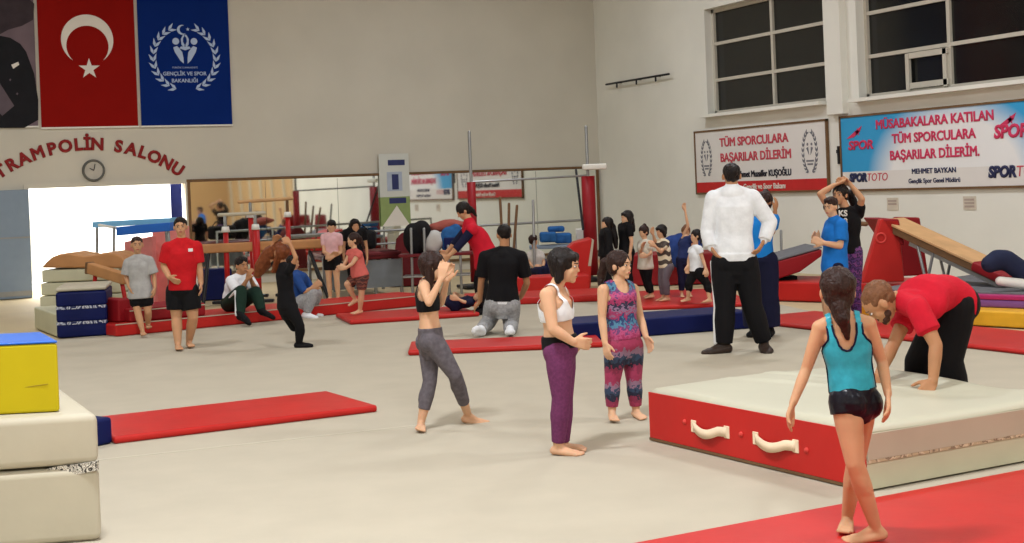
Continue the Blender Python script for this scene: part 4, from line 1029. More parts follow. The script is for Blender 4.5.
# trampoline with maroon edge pads in the middle
dM = 22.6
a, c = P(325, 262, dM + .3), P(402, 258, dM + .7); root = empty('trampoline', gnd((a + c) / 2), 'low trampoline with maroon edge pads and grey skirt in front of the mirror', 'trampoline')
z_ = ZAT(400, 256, dM + .4); v_ = gnd(c - a); L_ = v_.length; v_.normalize(); n_ = Vector((-v_.y, v_.x, 0)); ga, gc = gnd(a), gnd(c)
b = MB(); b.prism([ga + UP * z_, gc + UP * z_, gc + n_ * 1.6 + UP * z_, ga + n_ * 1.6 + UP * z_], (0, 0, .02)); obj('bed', b, BLACKM, root)
for (p, q, w) in ((ga, gc, n_), (ga + n_ * 1.6, gc + n_ * 1.6, -n_), (ga, ga + n_ * 1.6, v_), (gc, gc + n_ * 1.6, -v_)):
    b = MB(); b.prism([p + UP * (z_ - .05), q + UP * (z_ - .05), q + w * .38 + UP * (z_ - .05), p + w * .38 + UP * (z_ - .05)], (0, 0, .13)); obj('edge_pad', b, MAROON, root, bevel=.03)
b = MB(); b.prism([ga + n_ * .05 + UP * .12, gc + n_ * .05 + UP * .12, gc + n_ * .08 + UP * .12, ga + n_ * .08 + UP * .12], (0, 0, z_ - .18)); obj('skirt', b, mat('grey_blue_cloth', (128, 134, 140), rough=.8), root)
for t in (0, .33, .66, 1):
    p = ga * (1 - t) + gc * t
    for e in (.1, 1.5): bar('leg', [p + n_ * e, p + n_ * e + UP * z_], .03, METAL, root)
# black bag on the trampoline
p = P(358, 250, dM + 1.0); b = MB(); b.box(gnd(p, z_ + .27), (.62, .35, .32), (RV, FV, UP)); bg = obj('sports_bag', b, BLACKM, bevel=.07, seg=3, label='black bag sitting on the trampoline edge behind the girl in pink', cat='bag')
b = MB(); b.chain([gnd(p, z_ + .42) - RV * .2 - FV * .1, gnd(p, z_ + .52) - RV * .1 - FV * .1, gnd(p, z_ + .52) + RV * .1 - FV * .1, gnd(p, z_ + .42) + RV * .2 - FV * .1], [.012] * 4); obj('handle', b, BLACKM, bg, smooth=True)
# maroon vault horse
dV = 25.0; pts = [P(389, 256, dV), P(396, 239, dV), P(401, 233, dV), P(412, 231, dV), P(418, 236, dV), P(423, 256, dV)]
b = MB(); b.prism([gnd(pts[0])] + pts[1:-1] + [gnd(pts[-1])], FV * .4); obj('vault_horse', b, MAROON, bevel=.03, label='maroon padded vault block below the poster board', cat='vault')
# cluttered stands and bags left of the woman in red
def blob(name, u, v, d, sx, sy, sz, m, label, cat, seedv=1, parent=None):
    b = MB(); c = P(u, v, d); rn = random.Random(seedv)
    for i in range(5): b.ell(c + RV * rn.uniform(-.3, .3) * sx + UP * rn.uniform(-.2, .3) * sz, (RV, FV, UP), (sx * rn.uniform(.3, .5), sy * .5, sz * rn.uniform(.35, .55)), 14, 10)
    b.ell(c, (RV, FV, UP), (sx * .5, sy * .5, sz * .5), 16, 10)
    me = remeshed(b, .03, 2, gnd(c)); me.name = name; me.materials.clear(); me.materials.append(m)
    for p in me.polygons: p.use_smooth = True
    o = bpy.data.objects.new(name, me); COL.objects.link(o); o.location = gnd(c); return props(o, label, cat)
dC = 23.0
root = empty('bag_rack', gnd(P(440, 260, dC)), 'steel rack left of the woman in red, bags piled on it', 'rack')
zr = ZAT(440, 254, dC)
b = MB(); b.box(gnd(P(436, 250, dC), zr), (1.2, .5, .05), (RV, FV, UP)); obj('shelf', b, MAROON, root, bevel=.01)
b = MB(); b.box(gnd(P(436, 250, dC), .3), (1.1, .45, .03), (RV, FV, UP)); obj('shelf', b, METAL, root, bevel=.01)
for u in (411, 424, 448, 460):
    bar('post', [gnd(P(u, 250, dC - .2)), P(u, 229 if u < 440 else 246, dC - .2)], .022, METAL, root)
o = blob('backpack', 450, 240, dC, .36, .25, .42, mat('bag_blue', (40, 92, 150), rough=.8, var=.3, vs=10), 'blue patterned backpack on the rack left of the woman in red', 'backpack', 2)
b = MB(); b.box(P(450, 243, dC - .14), (.2, .06, .18), (RV, FV, UP)); q = obj('pocket', b, NAVY, o, bevel=.02)
blob('sports_bag', 433, 243, dC, .34, .25, .3, mat('bag_white', (190, 188, 184), rough=.8), 'whitish bag in the middle of the rack', 'bag', 3)
blob('jacket_pile', 418, 238, dC, .34, .3, .5, BLACKM, 'heap of black jackets hung on the rack beside the maroon vault block', 'jackets', 4)
blob('jacket_pile', 447, 226, dC + .2, .5, .3, .16, mat('cloth_dusty_red', (158, 82, 72), rough=.8), 'dusty red clothes lying on top of the blue backpack', 'clothes', 5)
# right of the woman: leaning rods and blue cushions
for i, (u0, v0, u1, v1) in enumerate(((500, 198, 503, 236), (509, 204, 506, 236), (517, 206, 509, 238), (533, 201, 533, 234))):
    dq = 23.6 + .1 * i; p1 = P(u1, v1, dq); bar('wooden_stick', [gnd(p1), P(u0, v0, dq + .2)], .024, BROWN if i < 3 else METAL, None, label=['leftmost wooden stick leaning upright right of the woman in red', 'short wooden stick between two others behind the kneeling man', 'slanting wooden stick leaning to the right behind the kneeling man', 'thin grey stick standing upright, apart to the right of the wooden sticks'][i], cat='stick')
for i, (u, v) in enumerate(((548, 237), (563, 238), (556, 229))):
    c = P(u, v, 24.7 + .15 * i); b = MB(); b.box(c, (.3, .34, .18 if i < 2 else .1), (RV, FV, UP)); obj('cushion', b, mat('bag_blue', (40, 92, 150)), bevel=.04, seg=3, label=['blue patterned cushion, left one on the grey bench by the mirror', 'blue patterned cushion, right one on the grey bench by the mirror', 'thin blue cushion lying across the other two by the mirror'][i], cat='cushion', group='blue cushions on the bench')
c = P(556, 243.5, 24.8); b = MB(); b.box(gnd(c, c.z - .05) , (.95, .5, .06), (RV, FV, UP)); o = obj('bench', b, mat('grey_panel', (134, 150, 168)), bevel=.01, label='low grey bench carrying the blue cushions', cat='bench')
for sx_ in (-.4, .4):
    for sy_ in (-.2, .2): q = gnd(c) + RV * sx_ + FV * sy_; bar('leg', [q, gnd(q, c.z - .06)], .025, METAL, o)
c = P(583, 234, 25.3); b = MB(); b.box(gnd(c, c.z), (.26, .3, .2), (RV, FV, UP)); b.box(gnd(c, c.z / 2 - .05), (.2, .24, c.z - .1), (RV, FV, UP)); obj('plinth_box', b, WHITE, bevel=.02, label='small white plinth beside the right red upright', cat='plinth')
dq = 22.8; b = MB(); b.prism([gnd(P(563, 268, dq)), P(564, 252, dq), P(574, 243, dq), P(592, 238, dq), gnd(P(590, 268, dq))], FV * .7); o = obj('incline_mat', b, RED, bevel=.03, label='red wedge mat with white edge below the right upright', cat='mat')
b = MB(); b.prism([P(588, 266, dq - .01), P(592, 240, dq - .01), P(594, 240, dq - .01), P(591, 266, dq - .01)], FV * .7); obj('white_edge', b, CREAM, o)

# ------------------------------------------------------------------ red stand and wooden ramp at right
dS = 17.4
root = empty('vaulting_ramp', gnd(P(890, 280, dS)), 'red padded stand carrying a long wooden ramp sloping down to the right', 'ramp')
b = MB(); b.prism([gnd(P(862, 284, dS), .335), P(881, 219, dS), P(899, 219.5, dS), gnd(P(905, 284, dS), .335)], FV * .16); sp_ = obj('side_panel', b, RED, root, bevel=.02)
b = MB(); b.prism([gnd(P(893, 284, dS + .9), .335), P(896, 217, dS + .9), P(920, 217.5, dS + .9), gnd(P(929, 284, dS + .9), .335)], FV * .16); obj('side_panel', b, REDD, root, bevel=.02)
b = MB(); b.prism([P(881, 219, dS), P(899, 219, dS), P(905, 245, dS), P(899, 245, dS)], FV * .9); obj('cross_panel', b, REDD, root, bevel=.02)
b = MB(); c = P(881, 238, dS - .01)
vs = []; fs = []
for i in range(24):
    t = i / 24 * 2 * PI
    for rr, oo in ((.045, 0), (.05, -.012), (.065, -.012), (.07, 0)): vs.append(c + RV * rr * math.cos(t) + UP * rr * math.sin(t) + FV * oo)
for i in range(24):
    for e in range(3): fs.append((i * 4 + e, i * 4 + e + 1, ((i + 1) % 24) * 4 + e + 1, ((i + 1) % 24) * 4 + e))
b.add(vs, fs); obj('ring_mark', b, mat('vent_red', (214, 70, 64)), sp_, smooth=True, fix=False)
top, low = P(880, 220, dS + .15), P(1000, 276, dS - 1.3); v_ = (low - top).normalized(); s_ = v_.cross(UP).normalized(); uu = s_.cross(v_)
if uu.z < 0: uu = -uu
s_ = -s_ if s_.dot(FV) < 0 else s_; L_ = (low - top).length
c = (top + low) / 2 + s_ * .22
b = MB(); b.box(c, (L_, .44, .03), (v_, s_, uu)); obj('ramp_board', b, WOOD, root, bevel=.006, label='light wooden board')
b = MB(); b.box(c - uu * .06 , (L_, .42, .08), (v_, s_, uu)); obj('ramp_frame', b, BROWN, root, bevel=.006)
b = MB(); b.box(c - uu * .13 + v_ * .3, (L_ * .8, .36, .05), (v_, s_, uu)); obj('under_frame', b, METAL, root)
for e in (.04, .40):
    q = top + (low - top) * .40 + s_ * e - uu * .12
    for k in (-.12, .12): bar('leg', [q + v_ * k, gnd(q + v_ * .0, q.z - .42)], .018, METAL, root)
b = MB(); b.chain([P(866, 224, dS + .3), P(846, 222.5, dS + .5)], [.03, .03]); obj('rear_bar', b, BROWN, root, smooth=True)
b = MB(); q = top + (low - top) * .93; b.box(q + s_ * .3 - uu * .02, (.5, .7, .12), (v_, s_, uu)); obj('lower_pad', b, REDD, root, bevel=.03, label='red pad at the lower end')
# navy padded roll at the right edge
b = MB(); d_ = 15.6; pts = [P(990, 264, d_), P(998, 260, d_), P(1006, 260, d_), P(1016, 267, d_), P(1030, 277, d_), P(1046, 284, d_)]
b.chain(pts, [.10, .12, .115, .115, .12, .12], n=16); o_ = gnd(pts[2])
me = remeshed(b, .02, 3, o_); me.materials.clear(); me.materials.append(mat('navy_cloth', (34, 40, 66), rough=.85, var=.15)); [setattr(p, 'use_smooth', True) for p in me.polygons]
o = bpy.data.objects.new('padded_roll', me); COL.objects.link(o); o.location = o_; props(o, 'navy cloth roll lying at the lower end of the ramp at the right edge', 'roll')
b = MB(); b.tube(P(1000, 281, d_ - .1), P(1022, 284, d_ - .1), .05, .06); obj('rolled_towel', b, WHITE, smooth=True, label='small white towel under the navy cloth roll at the right edge', cat='towel')
# blue bag and stand among the queue
o = blob('backpack', 684, 254, 22.5, .55, .35, .5, mat('bag_dark_blue', (36, 60, 120), rough=.8, var=.3, vs=8), 'dark blue bag heaped on the red block behind the queue', 'bag', 6)
bar('steel_pole', [gnd(P(782, 290, 20.5), .0), P(781, 231, 20.5)], .02, METAL, None, label='thin upright steel pole behind the dark red incline wedge', cat='pole')

# ------------------------------------------------------------------ the cast
def cloth(name, rgb, **k): return mat(name, rgb, rough=k.pop('rough', .85), var=k.pop('var', .08), vs=k.pop('vs', 14), bump=k.pop('bump', .15), bs=k.pop('bs', 35), spec=.2, **k)
BLK = cloth('cloth_black', (17, 16, 19)); CNAVY = cloth('cloth_navy', (24, 26, 54)); CRED = cloth('cloth_red', (196, 26, 46)); CWHT = cloth('cloth_white', (232, 234, 238)); CGRY = cloth('cloth_grey', (160, 160, 162), var=.2, vs=40)
STRIPE = mat('stripe_white', (226, 226, 226), rough=.8)
# girl in grey leggings, hands at her face
p = Person(420, 430, 1.30, 82, 'girl in black crop top and grey leggings stepping forward, hands raised to her face', voxel=.0062, hface=75, build=.95, skin=SKIN3, group=None, j={
    'hd': (434, 267, 0), 'nk': (427, 282, 0), 'shR': (424, 287, -.10), 'shL': (429, 287, .12), 'elR': (429, 303, -.24), 'wrR': (441, 279, -.20), 'haR': (445, 258, -.17),
    'elL': (441, 303, .10), 'wrL': (447, 280, -.02), 'haL': (451, 260, -.02), 'hipR': (433, 341, -.07), 'hipL': (429, 341, .07), 'knR': (455, 375, -.05), 'anR': (468, None, .22), 'toR': (484, 423, .22),
    'knL': (430, 381, .02), 'anL': (421, 422.5, .0), 'toL': (420, None, -.2)})
p.hair('long', HAIRB); p.face(HAIRB)
GLEG = cloth('leggings_grey', (98, 92, 98), var=.22, vs=30)
p.wear('leggings', GLEG, torso=(-.34, .25), legs=(0, 1.68), off=.007)
p.wear('crop_top', BLK, torso=(.55, 1.06), off=.010, cut=(.46, .30, .28, .70))
def straps(b, s):
    for n in 'RL':
        a = s.T['sh' + n] * .62 + s.chs * .38; f = UP.cross((s.T['shR'] - s.T['shL']).normalized())
        b.chain([s.pel * .12 + s.chs * .88 + (a - s.chs) + f * .068 * s.H, a + UP * .02 * s.H + f * .02, a + UP * .018 * s.H - f * .02, s.pel * .12 + s.chs * .88 + (a - s.chs) - f * .06 * s.H], [.016] * 4, n=8)
# girl in purple leggings, profile
p = Person(566, 454, 1.33, 78, 'girl in white crop top and purple leggings standing side-on, arm held forward', voxel=.0062, hface=72, build=1.18, skin=SKIN3, pitch=-6, j={
    'hd': (565, 266, 0), 'nk': (556, 287, 0), 'shR': (547, 295, -.13), 'shL': (562, 294, .13), 'elR': (553, 329, -.20), 'wrR': (573, 342, -.18), 'haR': (586, 344, -.16),
    'elL': (563, 324, .24), 'wrL': (570, 341, .16), 'haL': (576, 350, .10), 'hipR': (559, 352, -.07), 'hipL': (562, 352, .07), 'knR': (561, 398, -.07), 'anR': (558, 447, -.03), 'toR': (576, None, -.06), 'knL': (564, 398, .08), 'anL': (563, 446, .12), 'toL': (583, None, .06)})
p.hair('bob', HAIR); p.face()
PLEG = cloth('leggings_purple', (108, 52, 92), var=.16, vs=60)
p.wear('leggings', PLEG, torso=(-.34, .12), legs=(0, 1.9), off=.008)
p.wear('waistband', BLK, torso=(.08, .30), off=.013)
p.wear('crop_top', CWHT, torso=(.55, 1.06), off=.011, cut=(.48, .36, .40, .66))
# girl in the patterned two piece
PAT = bands('patterned_print', [(30, 32, 62), (158, 44, 92), (178, 70, 118), (104, 56, 108), (74, 128, 158), (38, 62, 112), (160, 50, 98), (140, 108, 140)], period=.27, axis='Z', noise=.75, scale_noise=38, wave=.015)
PAT2 = bands('patterned_print_legs', [(28, 30, 56), (42, 60, 88), (138, 104, 126), (152, 42, 80), (160, 48, 86), (136, 40, 74)], period=.235, axis='Z', noise=.55, scale_noise=38, wave=.015, offset=.35)
p = Person(622, 419.5, 1.25, 38, 'girl in a pink and blue patterned vest and leggings looking to the right', voxel=.0062, hface=52, build=1.08, skin=SKIN3, j={
    'hd': (620, 265.5, 0), 'nk': (619, 283, 0), 'shR': (603, 290, -.08), 'shL': (633, 289, .08), 'elR': (602, 318, -.10), 'wrR': (605, 343, -.16), 'haR': (608, 359, -.2),
    'elL': (640, 317, .10), 'wrL': (646, 337, .02), 'haL': (652, 349, -.02), 'hipR': (616, 345, -.04), 'hipL': (632, 345, .05), 'knR': (612.5, 381, -.04), 'knL': (634, 381, .04), 'anR': (612, 411, -.03), 'anL': (636, 410, .06), 'toR': (615, None, -.2), 'toL': (643, None, -.06)})
p.hair('pony', HAIRB, chain=([(605, 262, p.d0 + .12), (602, 274, p.d0 + .14), (600, 287, p.d0 + .12)], [.035, .035, .015])); p.face(HAIRB)
p.wear('leggings', PAT2, torso=(-.34, .24), legs=(0, 1.85), off=.011)
p.wear('vest', PAT, torso=(.12, 1.08), off=.014, cut=(.42, .16, .12, .86))
# turquoise gymnast seen from behind
p = Person(872, 541, 1.275, 172, 'girl gymnast seen from behind in turquoise leotard and black shorts, dark braid', gz=.035, voxel=.006, hface=176, pitch=-8, build=.92, skin=SKIN, j={
    'hd': (837.5, 292, 0), 'nk': (843, 317, 0), 'shL': (820, 328, .02), 'shR': (868, 324, -.02), 'elL': (806, 370, .02), 'wrL': (793, 403, -.06), 'haL': (787, 421, -.10),
    'elR': (882, 362, .02), 'wrR': (888, 394, -.08), 'haR': (889, 413, -.12), 'hipL': (846, 401, -.03), 'hipR': (862, 400, .03), 'knL': (855, 463, -.08), 'anL': (876, 528, .0), 'toL': (846, 541, .02),
    'knR': (856, 460, .16), 'anR': (847, 519, .25), 'toR': (845, 531, .12)})
BRD = HAIRB
p.hair('braid', BRD, chain=([(840, 306, p.d0 - .06), (842, 318, p.d0 - .09), (845, 327, p.d0 - .085), (847, 338, p.d0 - .08)], [.050, .034, .024, .012]))
b = MB(); b.tube(P(842.5, 318, p.d0 - .09), P(843.5, 321, p.d0 - .09), .026, .026); obj('hair_tie', b, mat('hair_tie_red', (90, 30, 26)), p.root, smooth=True)
TUR = mat('leotard_turquoise', (48, 158, 178), rough=.38, var=.14, vs=25, bump=.1)
SH = mat('shorts_shiny_black', (20, 20, 30), rough=.3, var=.2, vs=18, bump=.3, bs=20)
p.wear('leotard', TUR, torso=(.10, 1.06), off=.010, cut=(.50, .30, .40, .72))
def tstraps(b, s):
    f = UP.cross((s.T['shR'] - s.T['shL']).normalized())
    for n in 'RL':
        a = s.T['sh' + n] * .60 + s.chs * .40; r_ = s.chs * .84 + s.pel * .16
        for e in (-1, 1):
            b.chain([r_ + (a - s.chs) * .98 + f * e * .052 * s.H, s.chs * .94 + s.pel * .06 + (a - s.chs) + f * e * .048 * s.H, a + UP * .022 * s.H + f * e * .018 * s.H, a + UP * .028 * s.H], [.024, .021, .017, .015], n=10)
def trim_(b, s):
    """piping along the scoop and the arm holes, laid on the leotard surface"""
    up = (s.chs - s.pel).normalized(); L = (s.chs - s.pel).length; lat = (s.T['shR'] - s.T['shL']); sw = lat.length / 2; lat = (lat - up * lat.dot(up)).normalized(); fr = up.cross(lat)
    q = []
    for i in range(-10, 11):
        x = .50 * i / 10; t = 1.10 - .40 * math.sqrt(max(0, 1 - (x / .50) ** 2))
        if t > 1.04: t = 1.04
        r = s.ring(t, .012, n=96); best = min(r, key=lambda c: abs((c - s.chs).dot(lat) / sw - x) + (5 if (c - s.chs).dot(fr) > 0 else 0)); q.append(best)
    b.chain(q, [.0055] * len(q), n=8)
    for e in (-1, 1):
        q = []
        for t in (1.03, .98, .93, .90, .86, .82, .78):
            x = .72 + (.30 * max(0, (.90 - t) / .14) ** 1.5 if t < .90 else 0)
            r = s.ring(t, .012, n=96); q.append(min(r, key=lambda c: abs((c - s.chs).dot(lat) / sw - x * e) + (5 if (c - s.chs).dot(fr) > 0 else 0)))
        q += [min(s.ring(t, .010, n=28), key=lambda c: -e * (c - s.pel).dot(lat)) for t in (.7, .5, .3, .14)]
        b.chain(q, [.0055] * len(q), n=8)
p.wear('navy_piping', CNAVY, extra=trim_, vx=.004)
p.wear('shorts', SH, torso=(-.30, .17), legs=(0, .20), off=.011)
# man bending over the crash mat
MT = HM
p = Person(945, 424, 1.76, -88, 'bearded man in red t-shirt and black trousers bending over, hands on the crash mat', voxel=.0075, hface=-96, pitch=-50, tilt=0, build=1.10, hh=.262, skin=SKIN2, bow=.07, feet='shoe', j={
    'hd': (880, 303, -.22), 'nk': (897, 300, -.2), 'shL': (918, 309, -.40), 'shR': (914, 300, .0), 'elL': (936, 345, -.50), 'wrL': (933, 382, -.56), 'haL': (925, 393.5, -.62),
    'elR': (893, 345, -.15), 'wrR': (878, 377, -.42), 'haR': (868, 391, -.55), 'hipL': (957, 304, -.10), 'hipR': (952, 304, .10), 'knL': (948, 360, -.10), 'anL': (958, None, -.02), 'toL': (940, None, -.06),
    'knR': (919, 362, .14), 'anR': (922, None, .22), 'toR': (902, None, .18)})
p.hair('crop', HAIRL)
def beard(b, s):
    c = s.T['hd']; q = s.q; R, F, U = s.hr, s.hf, s.hu
    for r_, f_, u_, a in ((0, .060, -.084, .022), (.028, .048, -.074, .023), (-.028, .048, -.074, .023), (.048, .02, -.058, .022), (-.048, .02, -.058, .022), (.018, .078, -.046, .009), (-.018, .078, -.046, .009)):
        b.ell(c + R * r_ * q + F * f_ * q + U * u_ * q, (R, F, U), (a * q,) * 3, 12, 8)
p.wear('beard', mat('beard_brown', (70, 44, 34), rough=.8, var=.2, vs=60), extra=beard)
p.face(HAIRL)
p.wear('t_shirt', CRED, torso=(.02, 1.07), sleeve=(0, .62), off=.016, sflare=.012, flare=.01)
p.wear('trousers', BLK, torso=(-.34, .10), legs=(0, 1.94), off=.02, lflare=.025); p.shoes(BLK)
# man in the white hoodie from behind
p = Person(734, 352.5, 1.80, 176, 'man seen from behind in white hoodie and black tracksuit trousers with white stripe', voxel=.0085, hface=178, build=1.08, skin=SKIN2, feet='shoe', j={
    'hd': (731.5, 176, 0), 'nk': (732, 190, 0), 'shL': (714, 199, .02), 'shR': (752, 198, -.02), 'elL': (707.5, 231, .02), 'wrL': (711, 248, -.04), 'haL': (719, 259, -.08), 'elR': (770, 222, -.02), 'wrR': (764, 241, -.08), 'haR': (757, 253, -.12),
    'hipL': (724, 262, 0), 'hipR': (745, 262, 0), 'knL': (725, 307, -.02), 'knR': (752, 305, -.02), 'anL': (724, None, 0), 'anR': (764, None, .02), 'toL': (709, None, -.02), 'toR': (767, None, -.12)})
p.hair('crop', HAIR)
def hood(b, s):
    c = s.T['nk'] - s.fwd * .055 - UP * .03; b.ell(c, (s.rt, s.fwd, UP), (.125, .06, .085)); b.tube(s.T['nk'] - UP * .03, s.T['nk'] + UP * .03, .085, .07)
    for n in 'RL': b.tube(s.T['wr' + n], s.T['wr' + n] * .9 + s.T['el' + n] * .1, .035, .038)
    b.loft([s.ring(.02, .03), s.ring(.09, .034), s.ring(.14, .04)])
p.wear('hoodie', CWHT, torso=(.02, 1.07), sleeve=(0, 1.93), off=.030, extra=hood)
p.wear('trousers', BLK, torso=(-.34, .10), legs=(0, 1.95), off=.026, lflare=.015)
b = MB(); T = p.T
for n, e in (('L', 1),):
    q = []
    for t in (0, .25, .5, .75, 1): q.append(T['hip' + n] * (1 - t) + T['kn' + n] * t - p.rt * (.113 - .024 * t))
    for t in (.25, .5, .75, .95): q.append(T['kn' + n] * (1 - t) + T['an' + n] * t - p.rt * (.096 - .016 * t))
    b.chain(q, [.024] * len(q), n=8)
skinobj('trouser_stripe', b, STRIPE, p.root, .007, 1); p.shoes(mat('shoe_brown', (52, 40, 34), rough=.5))
# person in blue shirt behind him
p = Person(762, 336, 1.56, -25, 'person in bright blue shirt and loose navy trousers standing behind the man in the hoodie', voxel=.010, hface=-35, build=1.08, skin=SKIN2, feet='shoe', j={
    'hd': (764, 202, 0), 'haL': (776, 207, -.1), 'wrL': (775, 212, -.1), 'elL': (772, 232, .0)})
p.hair('bun', HAIRB); p.face(HAIRB)
p.wear('shirt', cloth('cloth_bright_blue', (26, 124, 206)), torso=(.02, 1.05), sleeve=(0, .7), off=.022)
p.wear('trousers', CNAVY, torso=(-.34, .1), legs=(0, 1.9), off=.035, lflare=.04); p.shoes(BLK)
# woman with hands on head, boy in blue
p = Person(849, 327, 1.62, -30, 'woman in black t-shirt and purple patterned leggings, both hands on her head', voxel=.009, hface=-38, build=1.0, skin=SKIN, feet='shoe', j={
    'hd': (840, 195, 0), 'nk': (846, 210, 0), 'shR': (836, 217, -.05), 'shL': (858, 214, .08), 'elR': (820, 194, -.12), 'wrR': (834, 185, -.06), 'haR': (845, 181, .0), 'elL': (862, 199, -.05), 'wrL': (850, 184, .02), 'haL': (840, 180, .04)})
p.hair('pony', HAIR, chain=([(850, 194, p.d0 + .1), (855, 206, p.d0 + .14), (856, 216, p.d0 + .14)], [.05, .045, .02])); p.face()
p.wear('t_shirt', BLK, torso=(-.05, 1.05), sleeve=(0, .5), off=.020)
b = MB(); c = P(844, 219, p.d0 - .24)
text('shirt_print', 'KS', FWHITE, p.root, P(843, 216, p.d0 - .155), p.rt * -1, UP, .09, bold=.003)
text('shirt_print', '08', FWHITE, p.root, P(843.5, 224, p.d0 - .155), p.rt * -1, UP, .09, bold=.003)
p.wear('leggings', bands('purple_print', [(52, 28, 84), (84, 46, 120), (40, 24, 66), (120, 60, 130)], period=.09, noise=2, scale_noise=20), torso=(-.34, .15), legs=(0, 1.9), off=.012); p.shoes(BLK)
p = Person(833, 334, 1.46, -68, 'boy in bright blue polo shirt with short brown hair, hands held at his waist', voxel=.009, hface=-45, pitch=-8, build=1.12, skin=SKIN3, j={
    'hd': (830.5, 207, 0), 'nk': (834, 219, 0), 'shL': (841, 225, -.1), 'shR': (831, 225, .12), 'elL': (840, 246, -.14), 'wrL': (824, 243, -.18), 'haL': (815, 240, -.14), 'elR': (826, 244, .14), 'wrR': (819, 240, .06), 'haR': (814, 236, .02),
    'hipL': (836, 268, -.06), 'hipR': (833, 268, .06)})
p.hair('short', HAIRB); p.face(HAIRB)
PB2 = cloth('polo_blue', (28, 112, 196)); p.wear('polo_shirt', PB2, torso=(-.12, 1.06), sleeve=(0, .75), off=.022, flare=.015, sflare=.01)
p.wear('shorts', CNAVY, torso=(-.34, .05), legs=(0, .7), off=.02)
# boy in red shirt
p = Person(184, 349, 1.52, 18, 'boy in red polo shirt and black shorts walking barefoot, hand at his belly', voxel=.0085, hface=12, build=1.22, skin=SKIN, j={
    'hd': (180.5, 227, 0), 'nk': (182, 240, 0), 'shR': (168, 248, -.04), 'shL': (196, 247, .04), 'elR': (164, 266, -.02), 'wrR': (169, 277, -.16), 'haR': (176, 282, -.2), 'elL': (199, 267, .04), 'wrL': (201, 283, .0), 'haL': (201.5, 293, -.04),
    'hipR': (176, 291, 0), 'hipL': (189, 291, 0), 'knR': (176.5, 317, -.02), 'knL': (193, 317, -.02), 'anR': (178, None, -.1), 'anL': (189, None, .15), 'toR': (180, None, -.3), 'toL': (192.5, None, -.05)})
p.hair('short', HAIR); p.face()
p.wear('polo_shirt', cloth('polo_red', (190, 24, 32)), torso=(.03, 1.06), sleeve=(0, .8), off=.018, sflare=.012, flare=.01)
p.wear('shorts', BLK, torso=(-.34, .10), legs=(0, .72), off=.022, lflare=.015)
b = MB(); c = P(190.5, 250, p.d0 - .155); b.box(c, (.05, .01, .035), (RV, FV, UP)); obj('shirt_badge', b, STRIPE, p.root)
# boy in grey t-shirt
p = Person(144, 336.5, 1.30, -12, 'small boy in oversized grey printed t-shirt and black shorts, one foot forward', voxel=.0085, hface=20, build=.95, skin=SKIN, j={
    'hd': (137, 245, 0), 'nk': (138, 257, 0), 'shR': (128.5, 263, 0), 'shL': (149, 261, 0), 'elR': (126, 277, 0), 'wrR': (129, 287, -.06), 'haR': (132, 293, -.08), 'elL': (154, 276, 0), 'wrL': (155, 288, -.04), 'haL': (154, 295, -.06),
    'hipR': (136, 296, 0), 'hipL': (146, 295, 0), 'knR': (138, 313, -.05), 'knL': (148, 312, .0), 'anR': (142.5, 331, -.1), 'toR': (145, None, -.35), 'anL': (148, 325, .2), 'toL': (150, 328, .0)})
p.hair('crop', HAIRB); p.face(HAIRB)
TS = cloth('t_shirt_grey_print', (168, 166, 164), var=.12)
p.wear('t_shirt', TS, torso=(-.08, 1.06), sleeve=(0, .85), off=.028, sflare=.015, flare=.02); p.wear('shorts', BLK, torso=(-.34, .05), legs=(0, .52), off=.020)
for z, s_ in ((270, 'ATHLETIC'), (278, 'SPORTS'), (286, 'TEAM')): pass
# seated man in white t-shirt
GRN = cloth('track_green', (26, 48, 38))
p = Person(236, 311.5, 1.72, 38, 'man in white t-shirt and dark green tracksuit trousers sitting on the red mat', gz=.155, voxel=.010, hface=40, build=1.0, skin=SKIN2, feet='shoe', bow=.05, j={
    'hd': (242, 266, 0), 'nk': (239, 277, 0), 'shR': (231, 281, -.06), 'shL': (249, 279, .12), 'elR': (239, 293, -.25), 'wrR': (247, 280, -.32), 'haR': (249, 273, -.34), 'elL': (256, 291, -.05), 'wrL': (251, 280, -.25), 'haL': (249, 273, -.28),
    'hipR': (230, 304, .05), 'hipL': (239, 303, .2), 'knR': (241, 291, -.42), 'knL': (256, 292, -.2), 'anR': (240, 317, -.55), 'toR': (247, 322, -.65), 'anL': (262, 312, -.35), 'toL': (270, 316, -.42)})
p.hair('short', HAIR); p.face()
p.wear('t_shirt', CWHT, torso=(.0, 1.06), sleeve=(0, .8), off=.022, sflare=.012); p.wear('trousers', GRN, torso=(-.34, .1), legs=(0, 1.93), off=.02); p.shoes(BLK)
b = MB(); T = p.T; q = [T['hipR'] * (1 - t) + T['knR'] * t + p.rt * .085 for t in (.1, .4, .7, 1)] + [T['knR'] * (1 - t) + T['anR'] * t + p.rt * (.075 - .02 * t) for t in (.2, .5, .9)]
b.chain(q, [.018] * len(q), n=8); obj('trouser_stripe', b, STRIPE, p.root, smooth=True)
